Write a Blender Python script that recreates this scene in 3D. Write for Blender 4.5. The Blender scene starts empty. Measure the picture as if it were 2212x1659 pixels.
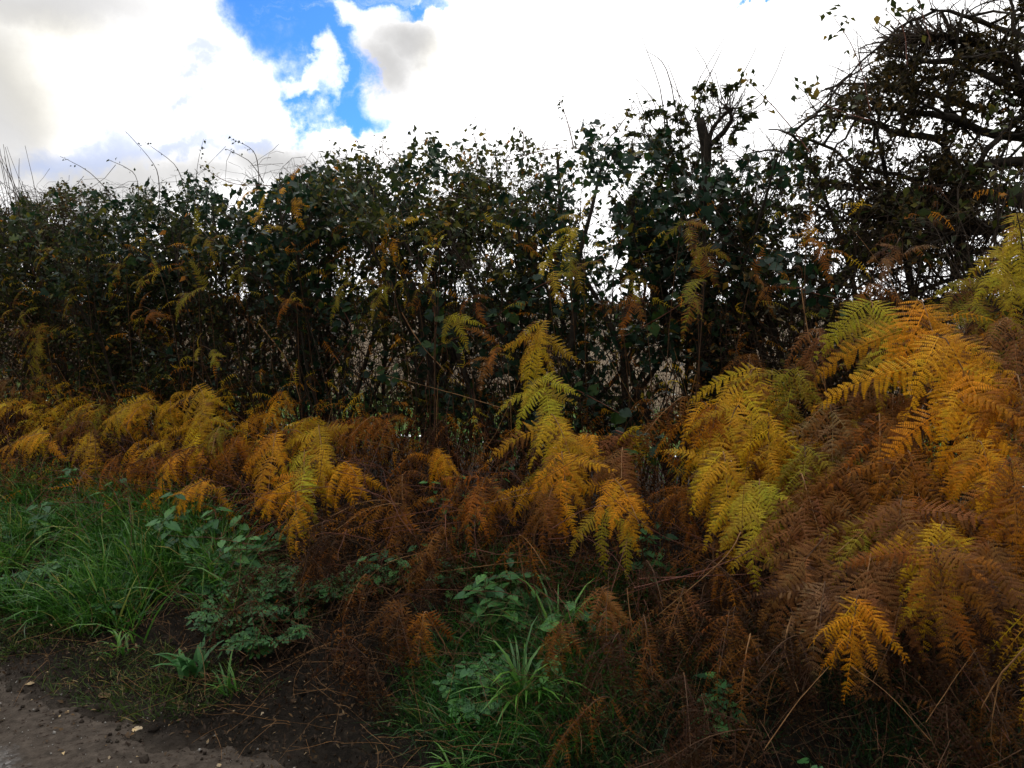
import bpy, math, random
import numpy as np
from mathutils import Matrix, Vector
random.seed(7); rng = np.random.default_rng(11)
sc = bpy.context.scene; COL = sc.collection
# ------------------------------------------------------------------ camera
CAM = np.array([0.0, 0.0, 1.55]); PITCH = math.radians(5.05); FPX = 1736.8
cam_d = bpy.data.cameras.new('camera'); cam = bpy.data.objects.new('camera', cam_d); COL.objects.link(cam)
cam.location = CAM; cam.rotation_euler = (math.radians(90) - PITCH, 0, 0)
cam_d.sensor_width = 36; cam_d.lens = 28.27; cam_d.clip_end = 6000; cam_d.clip_start = 0.02
sc.camera = cam
FWD = np.array([0, math.cos(PITCH), -math.sin(PITCH)]); UPV = np.array([0, math.sin(PITCH), math.cos(PITCH)])
def ray(px, py):            # direction seen at a point of the photograph (2212 x 1659 reading)
    d = FWD + (px-1106)/FPX*np.array([1., 0, 0]) - (py-829.5)/FPX*UPV
    return d/np.linalg.norm(d)
def pix(p):
    v = np.asarray(p) - CAM; z = v@FWD
    return 1106 + v[0]/z*FPX, 829.5 - (v@UPV)/z*FPX
# ------------------------------------------------------------------ light
SUN = ray(1330, -330)
sun_el = math.asin(SUN[2]); sun_az = math.atan2(SUN[0], SUN[1])
W = bpy.data.worlds.new('World'); sc.world = W; W.use_nodes = True
nt = W.node_tree; nt.nodes.clear()
def N(t, **k):
    n = nt.nodes.new(t)
    for a, b in k.items(): setattr(n, a, b)
    return n
def put(sock, v):
    if isinstance(v, bpy.types.NodeSocket): sock.id_data.links.new(v, sock)
    else: sock.default_value = v
def Mth(op, a, b=0.0, clamp=False):
    n = N('ShaderNodeMath', operation=op); n.use_clamp = clamp
    put(n.inputs[0], a); put(n.inputs[1], b); return n.outputs[0]
def VM(op, a, b=(0, 0, 0)):
    n = N('ShaderNodeVectorMath', operation=op)
    put(n.inputs[0], a); put(n.inputs[1], b)
    return n.outputs['Value'] if op in ('DOT_PRODUCT', 'LENGTH') else n.outputs[0]
def MR(v, a, b, c=0.0, d=1.0, smooth=True):
    n = N('ShaderNodeMapRange'); n.interpolation_type = 'SMOOTHSTEP' if smooth else 'LINEAR'
    put(n.inputs[0], v)
    for i, q in enumerate((a, b, c, d)): n.inputs[i+1].default_value = q
    return n.outputs[0]
def MIX(f, a, b, typ='MIX'):
    n = N('ShaderNodeMix', data_type='RGBA', blend_type=typ)
    put(n.inputs[0], f); put(n.inputs[6], a); put(n.inputs[7], b); return n.outputs[2]
def NOISE(vec, scale, detail=4, rough=0.55, dist=0.0, out=0):
    n = N('ShaderNodeTexNoise'); n.inputs['Scale'].default_value = scale
    n.inputs['Detail'].default_value = detail; n.inputs['Roughness'].default_value = rough
    n.inputs['Distortion'].default_value = dist
    if vec is not None: put(n.inputs['Vector'], vec)
    return n.outputs[out]
tc = N('ShaderNodeTexCoord').outputs['Generated']
def blob_mask(vec, blobs, lo, hi):
    acc = None
    for px, py, rx, ry in blobs:
        c = ray(px, py); a1 = np.array([1., 0, 0]); a1 -= a1@c*c; a1 /= np.linalg.norm(a1); a2 = np.cross(a1, c)
        df = VM('SUBTRACT', vec, tuple(c))
        u = VM('DOT_PRODUCT', df, tuple(a1*FPX/rx)); v = VM('DOT_PRODUCT', df, tuple(a2*FPX/ry))
        r = Mth('ADD', Mth('MULTIPLY', u, u), Mth('MULTIPLY', v, v))
        m = MR(r, hi, lo)
        acc = m if acc is None else Mth('MAXIMUM', acc, m)
    return acc
n1 = NOISE(tc, 7.0, 8, 0.62, out=1); n1 = VM('SUBTRACT', n1, (.5, .5, .5))
n1s = N('ShaderNodeVectorMath', operation='SCALE'); put(n1s.inputs[0], n1); n1s.inputs['Scale'].default_value = 0.20
dirw = VM('ADD', tc, n1s.outputs[0]); n2s = N('ShaderNodeVectorMath', operation='SCALE'); put(n2s.inputs[0], n1); n2s.inputs['Scale'].default_value = 0.09; dirs = VM('ADD', tc, n2s.outputs[0])
BLUE = [(610, 20, 95, 95), (665, 110, 85, 110), (690, 215, 75, 55), (790, 235, 80, 42), (725, 150, 55, 90), (840, -5, 110, 22), (760, 250, 90, 34), (650, 240, 60, 45),
        (700, -60, 190, 60), (1615, 0, 34, 10)]
PALE = [(395, 325, 60, 20), (430, 118, 32, 22), (425, 150, 22, 20), (400, 210, 26, 16), (230, 310, 130, 35), (620, 60, 60, 60), (120, 330, 70, 30), (500, 300, 50, 18)]
PUFF = [(692, 188, 26, 40), (655, 215, 34, 22), (742, 35, 30, 32), (800, 12, 40, 20), (885, 195, 60, 40)]
GREY = [(870, 90, 75, 50), (830, 140, 60, 60), (600, 345, 130, 36)]; GREY2 = [(-20, 200, 110, 190), (60, 0, 260, 60), (240, 385, 240, 50), (30, 350, 110, 50), (420, 375, 160, 30)]
blue = blob_mask(dirw, BLUE, 0.25, 1.75); puff = Mth('MULTIPLY', blob_mask(dirw, PUFF, -.6, 2.9), .78)
pale = blob_mask(dirw, PALE, -0.4, 2.2); grey = Mth('MAXIMUM', blob_mask(dirs, GREY, -0.6, 2.3), Mth('MULTIPLY', blob_mask(dirs, GREY2, -0.6, 2.4), .88))
# the sky that continues outside the picture: the same broken cloud
sep = N('ShaderNodeSeparateXYZ'); put(sep.inputs[0], tc)
behind = MR(sep.outputs[1], 0.55, 0.1)
open_sky = Mth('MULTIPLY', MR(NOISE(dirw, 2.2, 6, .6), .60, .70), behind)
blue = Mth('MAXIMUM', Mth('MULTIPLY', blue, Mth('SUBTRACT', 1.0, puff)), open_sky)
skyt = N('ShaderNodeTexSky'); skyt.sky_type = 'NISHITA'; skyt.sun_disc = False
skyt.sun_elevation = sun_el; skyt.sun_rotation = sun_az; skyt.air_density = 1.0; skyt.dust_density = 0.2; skyt.ozone_density = 3.0
bluec = MIX(1.0, skyt.outputs[0], (0.25, 0.60, 1.42, 1), 'MULTIPLY')
SKYS = 0.10
fine = NOISE(dirw, 5.0, 6, .6)
glow = MR(VM('DOT_PRODUCT', tc, tuple(SUN)), -0.7, 1.0)
lum = Mth('ADD', Mth('MULTIPLY', glow, 10.0), MR(fine, .3, .7, 2.9, 4.9))
lum = Mth('MULTIPLY', lum, Mth('SUBTRACT', 1.0, Mth('MULTIPLY', grey, 0.71)))
comb = N('ShaderNodeCombineColor')
put(comb.inputs[0], lum); put(comb.inputs[1], Mth('MULTIPLY', lum, .99)); put(comb.inputs[2], Mth('MULTIPLY', lum, MR(grey, 0, 1, .99, .985)))
cloud = comb.outputs[0]
cloud = MIX(Mth('MULTIPLY', blob_mask(dirs, [(90, 170, 70, 110), (960, 150, 60, 70), (140, 90, 90, 50)], -.8, 2.2), .8), cloud, MIX(1.0, cloud, (1, .97, .86, 1), 'MULTIPLY'))
cloud = MIX(Mth('MULTIPLY', pale, .8), cloud, (4.0, 4.8, 7.0, 1))
wisp = NOISE(VM('MULTIPLY', dirw, (1, 1, 3.2)), 9, 7, .65)
bluec = MIX(MR(wisp, .50, .80, 0, .75), bluec, (6.5, 7.6, 9.6, 1))
full = MIX(blue, cloud, bluec)
bg = N('ShaderNodeBackground'); put(bg.inputs[0], full); bg.inputs[1].default_value = SKYS
ow = N('ShaderNodeOutputWorld'); nt.links.new(bg.outputs[0], ow.inputs[0])
sl = bpy.data.lights.new('sun', 'SUN'); sl.energy = 1.5; sl.angle = math.radians(10); sl.color = (1, .95, .86)
so = bpy.data.objects.new('sun', sl); COL.objects.link(so); so.location = (0, 0, 20)
so.rotation_euler = Vector(SUN).to_track_quat('Z', 'Y').to_euler()
sc.view_settings.view_transform = 'Standard'; sc.view_settings.look = 'None'; sc.view_settings.gamma = 1
sc.view_settings.use_curve_mapping = False; sc.view_settings.exposure = 0.38
sc.render.engine = 'CYCLES'
cy = sc.cycles; cy.max_bounces = 5; cy.diffuse_bounces = 3; cy.glossy_bounces = 2; cy.transmission_bounces = 3; cy.transparent_max_bounces = 8
cy.sample_clamp_indirect = 3.0
# ------------------------------------------------------------------ lie of the land
P0 = np.array([-0.9, 2.63]); DL = np.array([-0.888, 0.46]); DL /= np.linalg.norm(DL); NS = np.array([-DL[1]*-1, -DL[0]])
NS = np.array([0.46, 0.888]); NS /= np.linalg.norm(NS)
def xy(t, s): return P0[0] + np.asarray(t)*DL[0] + np.asarray(s)*NS[0], P0[1] + np.asarray(t)*DL[1] + np.asarray(s)*NS[1]
def ts(x, y): return (x-P0[0])*DL[0] + (y-P0[1])*DL[1], (x-P0[0])*NS[0] + (y-P0[1])*NS[1]
_H = rng.random((256, 256))
def vnoise(x, y):
    xi = np.floor(x).astype(int); yi = np.floor(y).astype(int); fx = x-xi; fy = y-yi
    fx = fx*fx*(3-2*fx); fy = fy*fy*(3-2*fy)
    h = lambda a, b: _H[a % 256, b % 256]
    return (h(xi, yi)*(1-fx)+h(xi+1, yi)*fx)*(1-fy) + (h(xi, yi+1)*(1-fx)+h(xi+1, yi+1)*fx)*fy
def fbm(x, y, o=4):
    a = 0; w = .5; tot = 0
    for i in range(o):
        a = a + w*vnoise(x*2**i+17.3*i, y*2**i+5.1*i); tot += w; w *= .55
    return a/tot - .5
def ground(t, s):
    t = np.asarray(t, float); s = np.asarray(s, float)
    z = np.interp(s, [-.6, -.15, .12, .4, .9, 1.5, 2.4, 3.2, 4.0, 5, 9, 30], [-.07, -.032, .012, .06, .17, .30, .40, .42, .36, .28, .22, .22])
    amp = np.interp(s, [-.6, 0, .3, 1, 4, 6, 30], [.04, .05, .07, .10, .10, .08, .05])
    return z + amp*fbm(t*2.1+40, s*2.1+40) + np.interp(s, [-.6, -.3, .1, 3, 5], [.02, .05, .05, .03, .0])*fbm(t*13+9, s*13+3, 5)
def on_ground(t, s):
    x, y = xy(t, s); return np.stack([x, y, ground(t, s)], -1)
def P(px, py, s):           # the point seen at (px,py) that stands s metres in from the edge of the lane
    d = ray(px, py); k = (s - (NS@(CAM[:2]-P0)))/(NS@d[:2]); return CAM + d*k
# ------------------------------------------------------------------ mesh helpers
def mesh_np(name, V, F, mat=None, attrs=None, smooth=False):
    """V (n,3); F: list of int arrays (m,3) or (m,4)"""
    V = np.asarray(V, np.float32); F = [np.asarray(f, np.int32) for f in (F if isinstance(F, list) else [F]) if len(f)]
    me = bpy.data.meshes.new(name)
    loops = np.concatenate([f.ravel() for f in F]); sizes = np.concatenate([np.full(len(f), f.shape[1]) for f in F])
    me.vertices.add(len(V)); me.vertices.foreach_set('co', V.ravel())
    me.loops.add(len(loops)); me.loops.foreach_set('vertex_index', loops)
    st = np.concatenate([[0], np.cumsum(sizes)[:-1]])
    me.polygons.add(len(sizes)); me.polygons.foreach_set('loop_start', st.astype(np.int32)); me.polygons.foreach_set('loop_total', sizes.astype(np.int32))
    if smooth: me.polygons.foreach_set('use_smooth', np.ones(len(sizes), bool))
    for k, a in (attrs or {}).items():
        at = me.attributes.new(k, 'FLOAT', 'POINT'); at.data.foreach_set('value', np.asarray(a, np.float32))
    me.update(calc_edges=True)
    if mat: me.materials.append(mat)
    return me
def obj(name, me, parent=None, M=None, **props):
    o = bpy.data.objects.new(name, me); COL.objects.link(o)
    if parent is not None: o.parent = parent
    if M is not None: o.matrix_basis = M
    for k, v in props.items(): o[k] = v
    return o
def thing(name, loc, label, cat, group=None):
    o = obj(name, None); o.location = Vector([float(a) for a in loc]); o.empty_display_size = .1
    o['label'] = label; o['category'] = cat
    if group: o['group'] = group
    return o
def unit(v): return v/np.maximum(np.linalg.norm(v, axis=-1, keepdims=True), 1e-9)
def tubes(Pt, R, sides=3):
    """Pt (n,k,3), R (n,k) -> V, F, id per vertex"""
    n, k, _ = Pt.shape
    T = unit(np.gradient(Pt, axis=1)); ref = np.tile(np.array([[0.31, 0.22, .93]]), (n, 1)); m = np.abs((ref*unit(Pt[:, -1]-Pt[:, 0])).sum(-1)) > .85
    ref[m] = (0.9, -.4, .1); ref = ref[:, None, :]
    U = unit(np.cross(T, ref)); Wv = np.cross(T, U)
    a = np.arange(sides)*2*np.pi/sides
    V = Pt[:, :, None, :] + R[:, :, None, None]*(U[:, :, None, :]*np.cos(a)[None, None, :, None] + Wv[:, :, None, :]*np.sin(a)[None, None, :, None])
    idx = np.arange(n*k*sides).reshape(n, k, sides)
    A = idx[:, :-1]; B = idx[:, 1:]
    F = np.stack([A, np.roll(A, -1, 2), np.roll(B, -1, 2), B], -1).reshape(-1, 4)
    return V.reshape(-1, 3), F, np.repeat(np.arange(n), k*sides)
def wander(start, d0, L, k, wob, lift=0.0, droop=0.0):
    n = len(start); d = unit(d0); pts = [start]; st = (L/(k-1))[:, None]
    for i in range(k-1):
        d = unit(d + rng.normal(0, wob, (n, 3)) + np.array([0, 0, lift - droop*i/(k-1)]))
        pts.append(pts[-1] + d*st)
    return np.stack(pts, 1)
def along(Pt, who, u):
    k = Pt.shape[1]; f = u*(k-1); i = np.minimum(f.astype(int), k-2); w = (f-i)[:, None]
    return Pt[who, i]*(1-w) + Pt[who, i+1]*w, unit(Pt[who, i+1]-Pt[who, i])
def rot_frames(n, tilt=1.0, down=0.0, face=None):
    """random leaf frames: columns = side, along, normal"""
    al = unit(rng.normal(0, 1, (n, 3))*np.array([1, 1, tilt]) + np.array([0, 0, -down]))
    nr = rng.normal(0, 1, (n, 3))*.7 + (np.array([0, 0, .8]) if face is None else face)
    nr = unit(nr - (nr*al).sum(-1, keepdims=True)*al); sd = np.cross(al, nr)
    return np.stack([sd, al, nr], -1)
def scatter(template, faces, pos, fr, size):
    V = np.einsum('nij,vj->nvi', fr, template)*size[:, None, None] + pos[:, None, :]
    n, v = len(pos), len(template)
    F = [(f[None] + (np.arange(n)*v)[:, None, None]).reshape(-1, f.shape[1]) for f in faces]
    return V.reshape(-1, 3), F, np.repeat(np.arange(n), v)
def join(parts):
    V = []; F3 = []; F4 = []; o = 0; A = []
    for v, f, a in parts:
        V.append(v); A.append(a)
        for g in (f if isinstance(f, list) else [f]):
            (F3 if g.shape[1] == 3 else F4).append(g+o)
        o += len(v)
    return np.concatenate(V), [np.concatenate(x) for x in (F3, F4) if x], np.concatenate(A)
OVAL = np.array([(0, 0, 0), (-.30, .38, .08), (0, .45, 0), (.30, .38, .08), (0, 1, -.10)]); OVAL_F = [np.array([(0, 3, 2), (0, 2, 1), (1, 2, 4), (2, 3, 4)])]
IVY = np.array([(0, 0, 0), (-.40, -.04, .02), (-.50, .36, .06), (-.22, .50, .02), (0, 1, -.08), (.22, .50, .02), (.50, .36, .06), (.40, -.04, .02), (0, .4, -.03)])
IVY_F = [np.array([(8, 0, 1), (8, 1, 2), (8, 2, 3), (8, 3, 4), (8, 4, 5), (8, 5, 6), (8, 6, 7), (8, 7, 0)])]
TINY = np.array([(0, 0, 0), (-.36, .5, .06), (0, 1, 0), (.36, .5, .06)]); TINY_F = [np.array([(0, 3, 2, 1)])]
# ------------------------------------------------------------------ materials
def new_mat(name):
    global nt
    m = bpy.data.materials.new(name); m.use_nodes = True; nt = m.node_tree; nt.nodes.clear(); return m
def finish(sh): o = N('ShaderNodeOutputMaterial'); nt.links.new(sh, o.inputs[0])
def ramp(v, stops):
    n = N('ShaderNodeValToRGB'); e = n.color_ramp.elements
    while len(e) < len(stops): e.new(.5)
    for i, (p, c) in enumerate(stops): e[i].position = p; e[i].color = (*c, 1)
    put(n.inputs[0], v); return n.outputs[0]
def leaf_shader(colr, trans=.35, rough=.45, spec=.35, trcol=None):
    pb = N('ShaderNodeBsdfPrincipled'); put(pb.inputs['Base Color'], colr); pb.inputs['Roughness'].default_value = rough
    pb.inputs['Specular IOR Level'].default_value = spec
    tr = N('ShaderNodeBsdfTranslucent'); put(tr.inputs[0], trcol or colr)
    mx = N('ShaderNodeMixShader'); mx.inputs[0].default_value = trans
    nt.links.new(pb.outputs[0], mx.inputs[1]); nt.links.new(tr.outputs[0], mx.inputs[2]); return mx.outputs[0]
def attr(n): a = N('ShaderNodeAttribute'); a.attribute_name = n; return a.outputs['Fac']
def leaf_mat(name, stops, trans=.35, rough=.45, spec=.4, nscale=30):
    m = new_mat(name); pos = N('ShaderNodeNewGeometry').outputs['Position']
    c = ramp(attr('tint'), stops)
    c = MIX(MR(NOISE(pos, nscale, 3), .35, .7), c, MIX(1.0, c, (1.5, 1.35, 1.0, 1), 'MULTIPLY'))
    finish(leaf_shader(c, trans, rough, spec)); return m
M_HEDGE = leaf_mat('hedge_leaf', [(0, (.010, .019, .008)), (.40, (.025, .038, .011)), (.66, (.060, .068, .014)), (.86, (.13, .11, .018)), (.965, (.22, .14, .02)), (1, (.34, .14, .02))], .35, .6, .2)
M_IVY = leaf_mat('ivy_leaf', [(0, (.006, .020, .012)), (.6, (.013, .040, .020)), (.88, (.04, .085, .018)), (1, (.17, .15, .02))], .25, .5, .3)
M_BROWNLEAF = leaf_mat('twiggy_leaf', [(0, (.018, .019, .008)), (.45, (.040, .034, .012)), (.8, (.10, .066, .018)), (1, (.22, .11, .02))], .3, .6, .2)
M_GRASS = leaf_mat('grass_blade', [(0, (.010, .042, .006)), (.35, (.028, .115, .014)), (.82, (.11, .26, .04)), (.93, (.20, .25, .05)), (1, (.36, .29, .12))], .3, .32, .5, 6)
M_SHADEGRASS = leaf_mat('shade_tinted_grass', [(0, (.008, .030, .008)), (.5, (.015, .055, .012)), (.82, (.03, .085, .02)), (.93, (.09, .10, .03)), (1, (.20, .15, .07))], .3, .4, .4, 6)  # grass colours taken darker so the blades carry the bank's shade
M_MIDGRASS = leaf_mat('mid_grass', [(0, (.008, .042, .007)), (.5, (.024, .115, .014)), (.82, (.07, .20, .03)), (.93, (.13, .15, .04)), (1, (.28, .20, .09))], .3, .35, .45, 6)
M_TIREDGRASS = leaf_mat('tired_grass', [(0, (.014, .032, .007)), (.4, (.040, .085, .014)), (.7, (.10, .15, .03)), (.85, (.17, .16, .05)), (1, (.30, .22, .10))], .3, .5, .3, 6)
M_HERB = leaf_mat('herb_leaf', [(0, (.018, .075, .026)), (.6, (.04, .14, .04)), (1, (.08, .21, .055))], .25, .5, .35)
M_LITTER = leaf_mat('litter_leaf', [(0, (.018, .011, .007)), (.5, (.040, .024, .013)), (.85, (.11, .07, .035)), (1, (.45, .36, .24))], .1, .7, .2)
def bark(name, a, b, rough=.85, sc_=25):
    m = new_mat(name); pos = N('ShaderNodeNewGeometry').outputs['Position']
    c = ramp(NOISE(pos, sc_, 5), [(.3, a), (.7, b)])
    pb = N('ShaderNodeBsdfPrincipled'); put(pb.inputs['Base Color'], c); pb.inputs['Roughness'].default_value = rough; pb.inputs['Specular IOR Level'].default_value = .25
    bp = N('ShaderNodeBump'); bp.inputs['Strength'].default_value = .6; bp.inputs['Distance'].default_value = .01
    put(bp.inputs['Height'], NOISE(pos, 60, 4)); nt.links.new(bp.outputs[0], pb.inputs['Normal']); finish(pb.outputs[0]); return m
M_BARK = bark('dark_bark', (.018, .015, .011), (.050, .040, .028))
M_TWIG = bark('twig_bark', (.020, .014, .010), (.075, .050, .030))
M_STRAW = bark('dry_stalk', (.15, .07, .022), (.34, .18, .07), .6)
M_DARKSTALK = bark('dark_stalk', (.045, .020, .010), (.13, .065, .025), .6)
M_CANE = bark('bramble_cane', (.10, .035, .025), (.20, .075, .04), .5)
M_GREENSTEM = bark('green_stem', (.06, .10, .03), (.12, .15, .05), .6)
def frond_mat():
    m = new_mat('bracken_frond'); oi = N('ShaderNodeObjectInfo'); tcn = N('ShaderNodeTexCoord').outputs['Object']
    u = attr('along'); e = attr('edge')
    add = VM('ADD', tcn, VM('MULTIPLY', N('ShaderNodeCombineXYZ').outputs[0], (1, 1, 1)))
    cx = N('ShaderNodeCombineXYZ'); put(cx.inputs[0], Mth('MULTIPLY', oi.outputs['Random'], 40)); add = VM('ADD', tcn, cx.outputs[0])
    big = NOISE(add, 4.5, 4, .6); small = NOISE(add, 22, 3, .6)
    c = MIX(1.0, oi.outputs['Color'], ramp(small, [(.3, (.55, .48, .42)), (.7, (1.2, 1.22, 1.2))]), 'MULTIPLY')
    dead = MIX(MR(NOISE(add, 1.6, 3), .38, .62), (.065, .024, .009, 1), (.32, .13, .022, 1))
    pn = attr('pin'); thr = Mth('ADD', Mth('ADD', big, Mth('MULTIPLY', e, .20)), Mth('MULTIPLY', Mth('SUBTRACT', pn, .5), .26)); al = Mth('MULTIPLY', oi.outputs['Alpha'], .62)
    f = MR(Mth('ADD', thr, al), .80, .93)
    c = MIX(Mth('MULTIPLY', MR(NOISE(add, 7, 3), .52, .66), .55), c, MIX(1.0, c, (.62, .95, .9, 1), 'MULTIPLY'))
    c = MIX(f, c, dead)
    finish(leaf_shader(c, .42, .55, .2)); return m
M_FROND = frond_mat()
def soil_mat():
    m = new_mat('verge_soil'); pos = N('ShaderNodeNewGeometry').outputs['Position']
    a = NOISE(pos, 3.0, 6, .6); b = NOISE(pos, 26, 6, .7)
    c = ramp(b, [(.3, (.006, .005, .004)), (.55, (.017, .013, .009)), (.75, (.05, .038, .026))])
    c = MIX(MR(a, .58, .72), c, (.020, .022, .011, 1))
    s = VM('DOT_PRODUCT', VM('SUBTRACT', pos, (P0[0], P0[1], 0)), (NS[0], NS[1], 0))
    mud = ramp(NOISE(pos, 18, 6, .65), [(.3, (.032, .025, .019)), (.7, (.105, .084, .066))])
    c = MIX(MR(Mth('ADD', s, Mth('MULTIPLY', NOISE(pos, 2.2, 5, .65), .8)), .62, .18), c, mud)
    c = MIX(MR(NOISE(pos, 34, 3, .6), .58, .64), c, MIX(.7, c, (.022, .016, .012, 1)))
    pb = N('ShaderNodeBsdfPrincipled'); put(pb.inputs['Base Color'], c); pb.inputs['Roughness'].default_value = .95; pb.inputs['Specular IOR Level'].default_value = .12
    bp = N('ShaderNodeBump'); bp.inputs['Strength'].default_value = 1; bp.inputs['Distance'].default_value = .02; put(bp.inputs['Height'], NOISE(pos, 45, 6, .7))
    nt.links.new(bp.outputs[0], pb.inputs['Normal']); finish(pb.outputs[0]); return m
M_SOIL = soil_mat()
def road_mat():
    m = new_mat('lane_asphalt'); pos = N('ShaderNodeNewGeometry').outputs['Position']
    v = N('ShaderNodeTexVoronoi'); v.inputs['Scale'].default_value = 85; put(v.inputs['Vector'], pos)
    st = ramp(v.outputs['Color'], [(0, (.05, .048, .047)), (.4, (.10, .095, .09)), (.8, (.18, .172, .165)), (1, (.30, .29, .28))])
    s = VM('DOT_PRODUCT', VM('SUBTRACT', pos, (P0[0], P0[1], 0)), (NS[0], NS[1], 0))
    mudm = Mth('ADD', MR(s, -.72, -.10, -.10, .58, False), MR(NOISE(pos, 3.2, 8, .68), .35, .65, -.16, .2, False))
    mudm = MR(mudm, .12, .3)
    mud = ramp(NOISE(pos, 18, 6, .65), [(.3, (.032, .025, .019)), (.7, (.105, .084, .066))])
    c = MIX(mudm, st, mud)
    c = MIX(MR(NOISE(pos, 34, 3, .6), .60, .66), c, MIX(mudm, c, (.035, .024, .018, 1)))
    pb = N('ShaderNodeBsdfPrincipled'); put(pb.inputs['Base Color'], c); pb.inputs['Roughness'].default_value = .92; pb.inputs['Specular IOR Level'].default_value = .12
    bp = N('ShaderNodeBump'); bp.inputs['Strength'].default_value = .7; bp.inputs['Distance'].default_value = .006
    put(bp.inputs['Height'], Mth('ADD', v.outputs['Distance'], NOISE(pos, 30, 6, .7))); nt.links.new(bp.outputs[0], pb.inputs['Normal']); finish(pb.outputs[0]); return m
M_ROAD = road_mat()
def field_mat():
    m = new_mat('stubble_field'); pos = N('ShaderNodeNewGeometry').outputs['Position']
    a = NOISE(pos, .6, 6, .6); b = NOISE(pos, 14, 5, .7)
    c = MIX(a, (.12, .08, .038, 1), (.085, .055, .026, 1)); c = MIX(1, c, ramp(b, [(.3, (.6, .58, .55)), (.7, (1.25, 1.25, 1.2))]), 'MULTIPLY')
    s = VM('DOT_PRODUCT', VM('SUBTRACT', pos, (P0[0], P0[1], 0)), (NS[0], NS[1], 0))
    edge = MR(Mth('ADD', s, Mth('MULTIPLY', NOISE(pos, .9, 4), 2.5)), 8.2, 9.4)
    c = MIX(edge, (.07, .12, .02, 1), c)
    pb = N('ShaderNodeBsdfPrincipled'); put(pb.inputs['Base Color'], c); pb.inputs['Roughness'].default_value = .95; pb.inputs['Specular IOR Level'].default_value = .1
    finish(pb.outputs[0]); return m
M_FIELD = field_mat()
# ------------------------------------------------------------------ ground sheets
def sheet(name, tv, sv, zf, mat):
    T, S = np.meshgrid(tv, sv, indexing='ij'); x, y = xy(T, S); z = zf(T, S)
    V = np.stack([x, y, z], -1).reshape(-1, 3); n, k = len(tv), len(sv); I = np.arange(n*k).reshape(n, k)
    F = np.stack([I[:-1, :-1], I[:-1, 1:], I[1:, 1:], I[1:, :-1]], -1).reshape(-1, 4)
    me = mesh_np(name, V, F, mat, smooth=True); return obj(name, me, kind='structure')
tn = np.concatenate([[-1500, -400, -120, -50, -25, -14, -9, -7], np.arange(-6, 10, .035), [10.5, 11, 12, 14, 17, 22, 30, 50, 120, 400, 1500]])
sheet('verge', tn, np.concatenate([np.arange(-.6, 1.7, .03), np.arange(1.7, 5.01, .12)]), ground, M_SOIL)
tf = np.concatenate([[-2500, -600, -200, -80, -40, -20], np.arange(-15, 25, .6), [30, 50, 90, 200, 600, 2500]])
sheet('field', tf, np.concatenate([np.arange(5, 14, .4), [15, 18, 24, 40, 80, 200, 600, 2500]]),
      lambda T, S: np.where(S < 5.01, ground(T, S), ground(T, S)) + np.interp(S, [5, 40, 600, 2500], [0, .1, .6, .9]), M_FIELD)
tr_ = np.concatenate([[-1500, -300, -60, -20, -8], np.arange(-5, 7, .12), [8, 12, 20, 60, 300, 1500]])
sheet('lane', tr_, np.concatenate([np.arange(-3.4, .45, .12)]), lambda T, S: .012*fbm(T*1.3, S*1.3, 3) - .0 + 0*S, M_ROAD)
sheet('far_verge', tr_, np.array([-300, -60, -20, -8, -5, -4, -3.6, -3.2]), lambda T, S: np.interp(S, [-300, -5, -3.6, -3.2], [.6, .25, .03, -.03]) + .03*fbm(T*2, S*2), M_SOIL)
# ------------------------------------------------------------------ hedge
TOPX = [-80, 0, 100, 200, 300, 380, 500, 620, 720, 820, 950, 1050, 1150, 1250, 1370, 1450, 1530, 1600, 1660, 1720, 1780, 1850, 1920, 2000, 2100, 2212, 2400]
TOPY = [430, 425, 418, 420, 415, 400, 385, 372, 350, 328, 328, 305, 300, 285, 268, 290, 290, 350, 330, 265, 190, 130, 90, 45, 10, -30, -80]
def top_z(x, y):
    """height of the clipped top of the hedge above the point x,y"""
    v = np.stack([x, y, np.full_like(x, 2.3)], -1) - CAM
    z = v@FWD; px = 1106 + v[..., 0]/z*FPX; py = np.interp(px, TOPX, TOPY)
    d = FWD[None]*1 + ((px-1106)/FPX)[:, None]*np.array([[1., 0, 0]]) - ((py-829.5)/FPX)[:, None]*UPV[None]
    return CAM[2] + d[:, 2]*(np.hypot(x, y)/np.hypot(d[:, 0], d[:, 1]))
def pixn(Q):
    v = Q - CAM; z = v@FWD; return 1106 + v[:, 0]/z*FPX, 829.5 - (v@UPV)/z*FPX
# gaps where the sky shows through the hedge (centre, radius, share of leaves that stay)
GAPS = [(250, 560, 150, 90, .55), (540, 640, 190, 110, .30), (700, 610, 120, 80, .4), (860, 560, 160, 80, .45), (960, 620, 120, 60, .5), (1050, 560, 60, 40, .25), (1240, 480, 120, 90, .45), (1400, 660, 140, 60, .35),
        (1560, 520, 60, 70, .25), (1650, 430, 110, 60, .25), (1720, 640, 80, 40, .3), (1900, 330, 170, 90, .5), (2080, 300, 140, 70, .35), (2100, 520, 170, 60, .08), (2180, 450, 80, 30, .3),
        (1800, 480, 120, 60, .4), (1250, 640, 120, 60, .45), (300, 700, 300, 110, .45), (1000, 790, 300, 60, .25), (1000, 700, 500, 60, .4), (1980, 610, 250, 60, .15), (700, 740, 300, 100, .3), (1300, 800, 230, 90, .2), (1750, 760, 240, 90, .25),
        (2150, 720, 140, 110, .1)]
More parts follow.
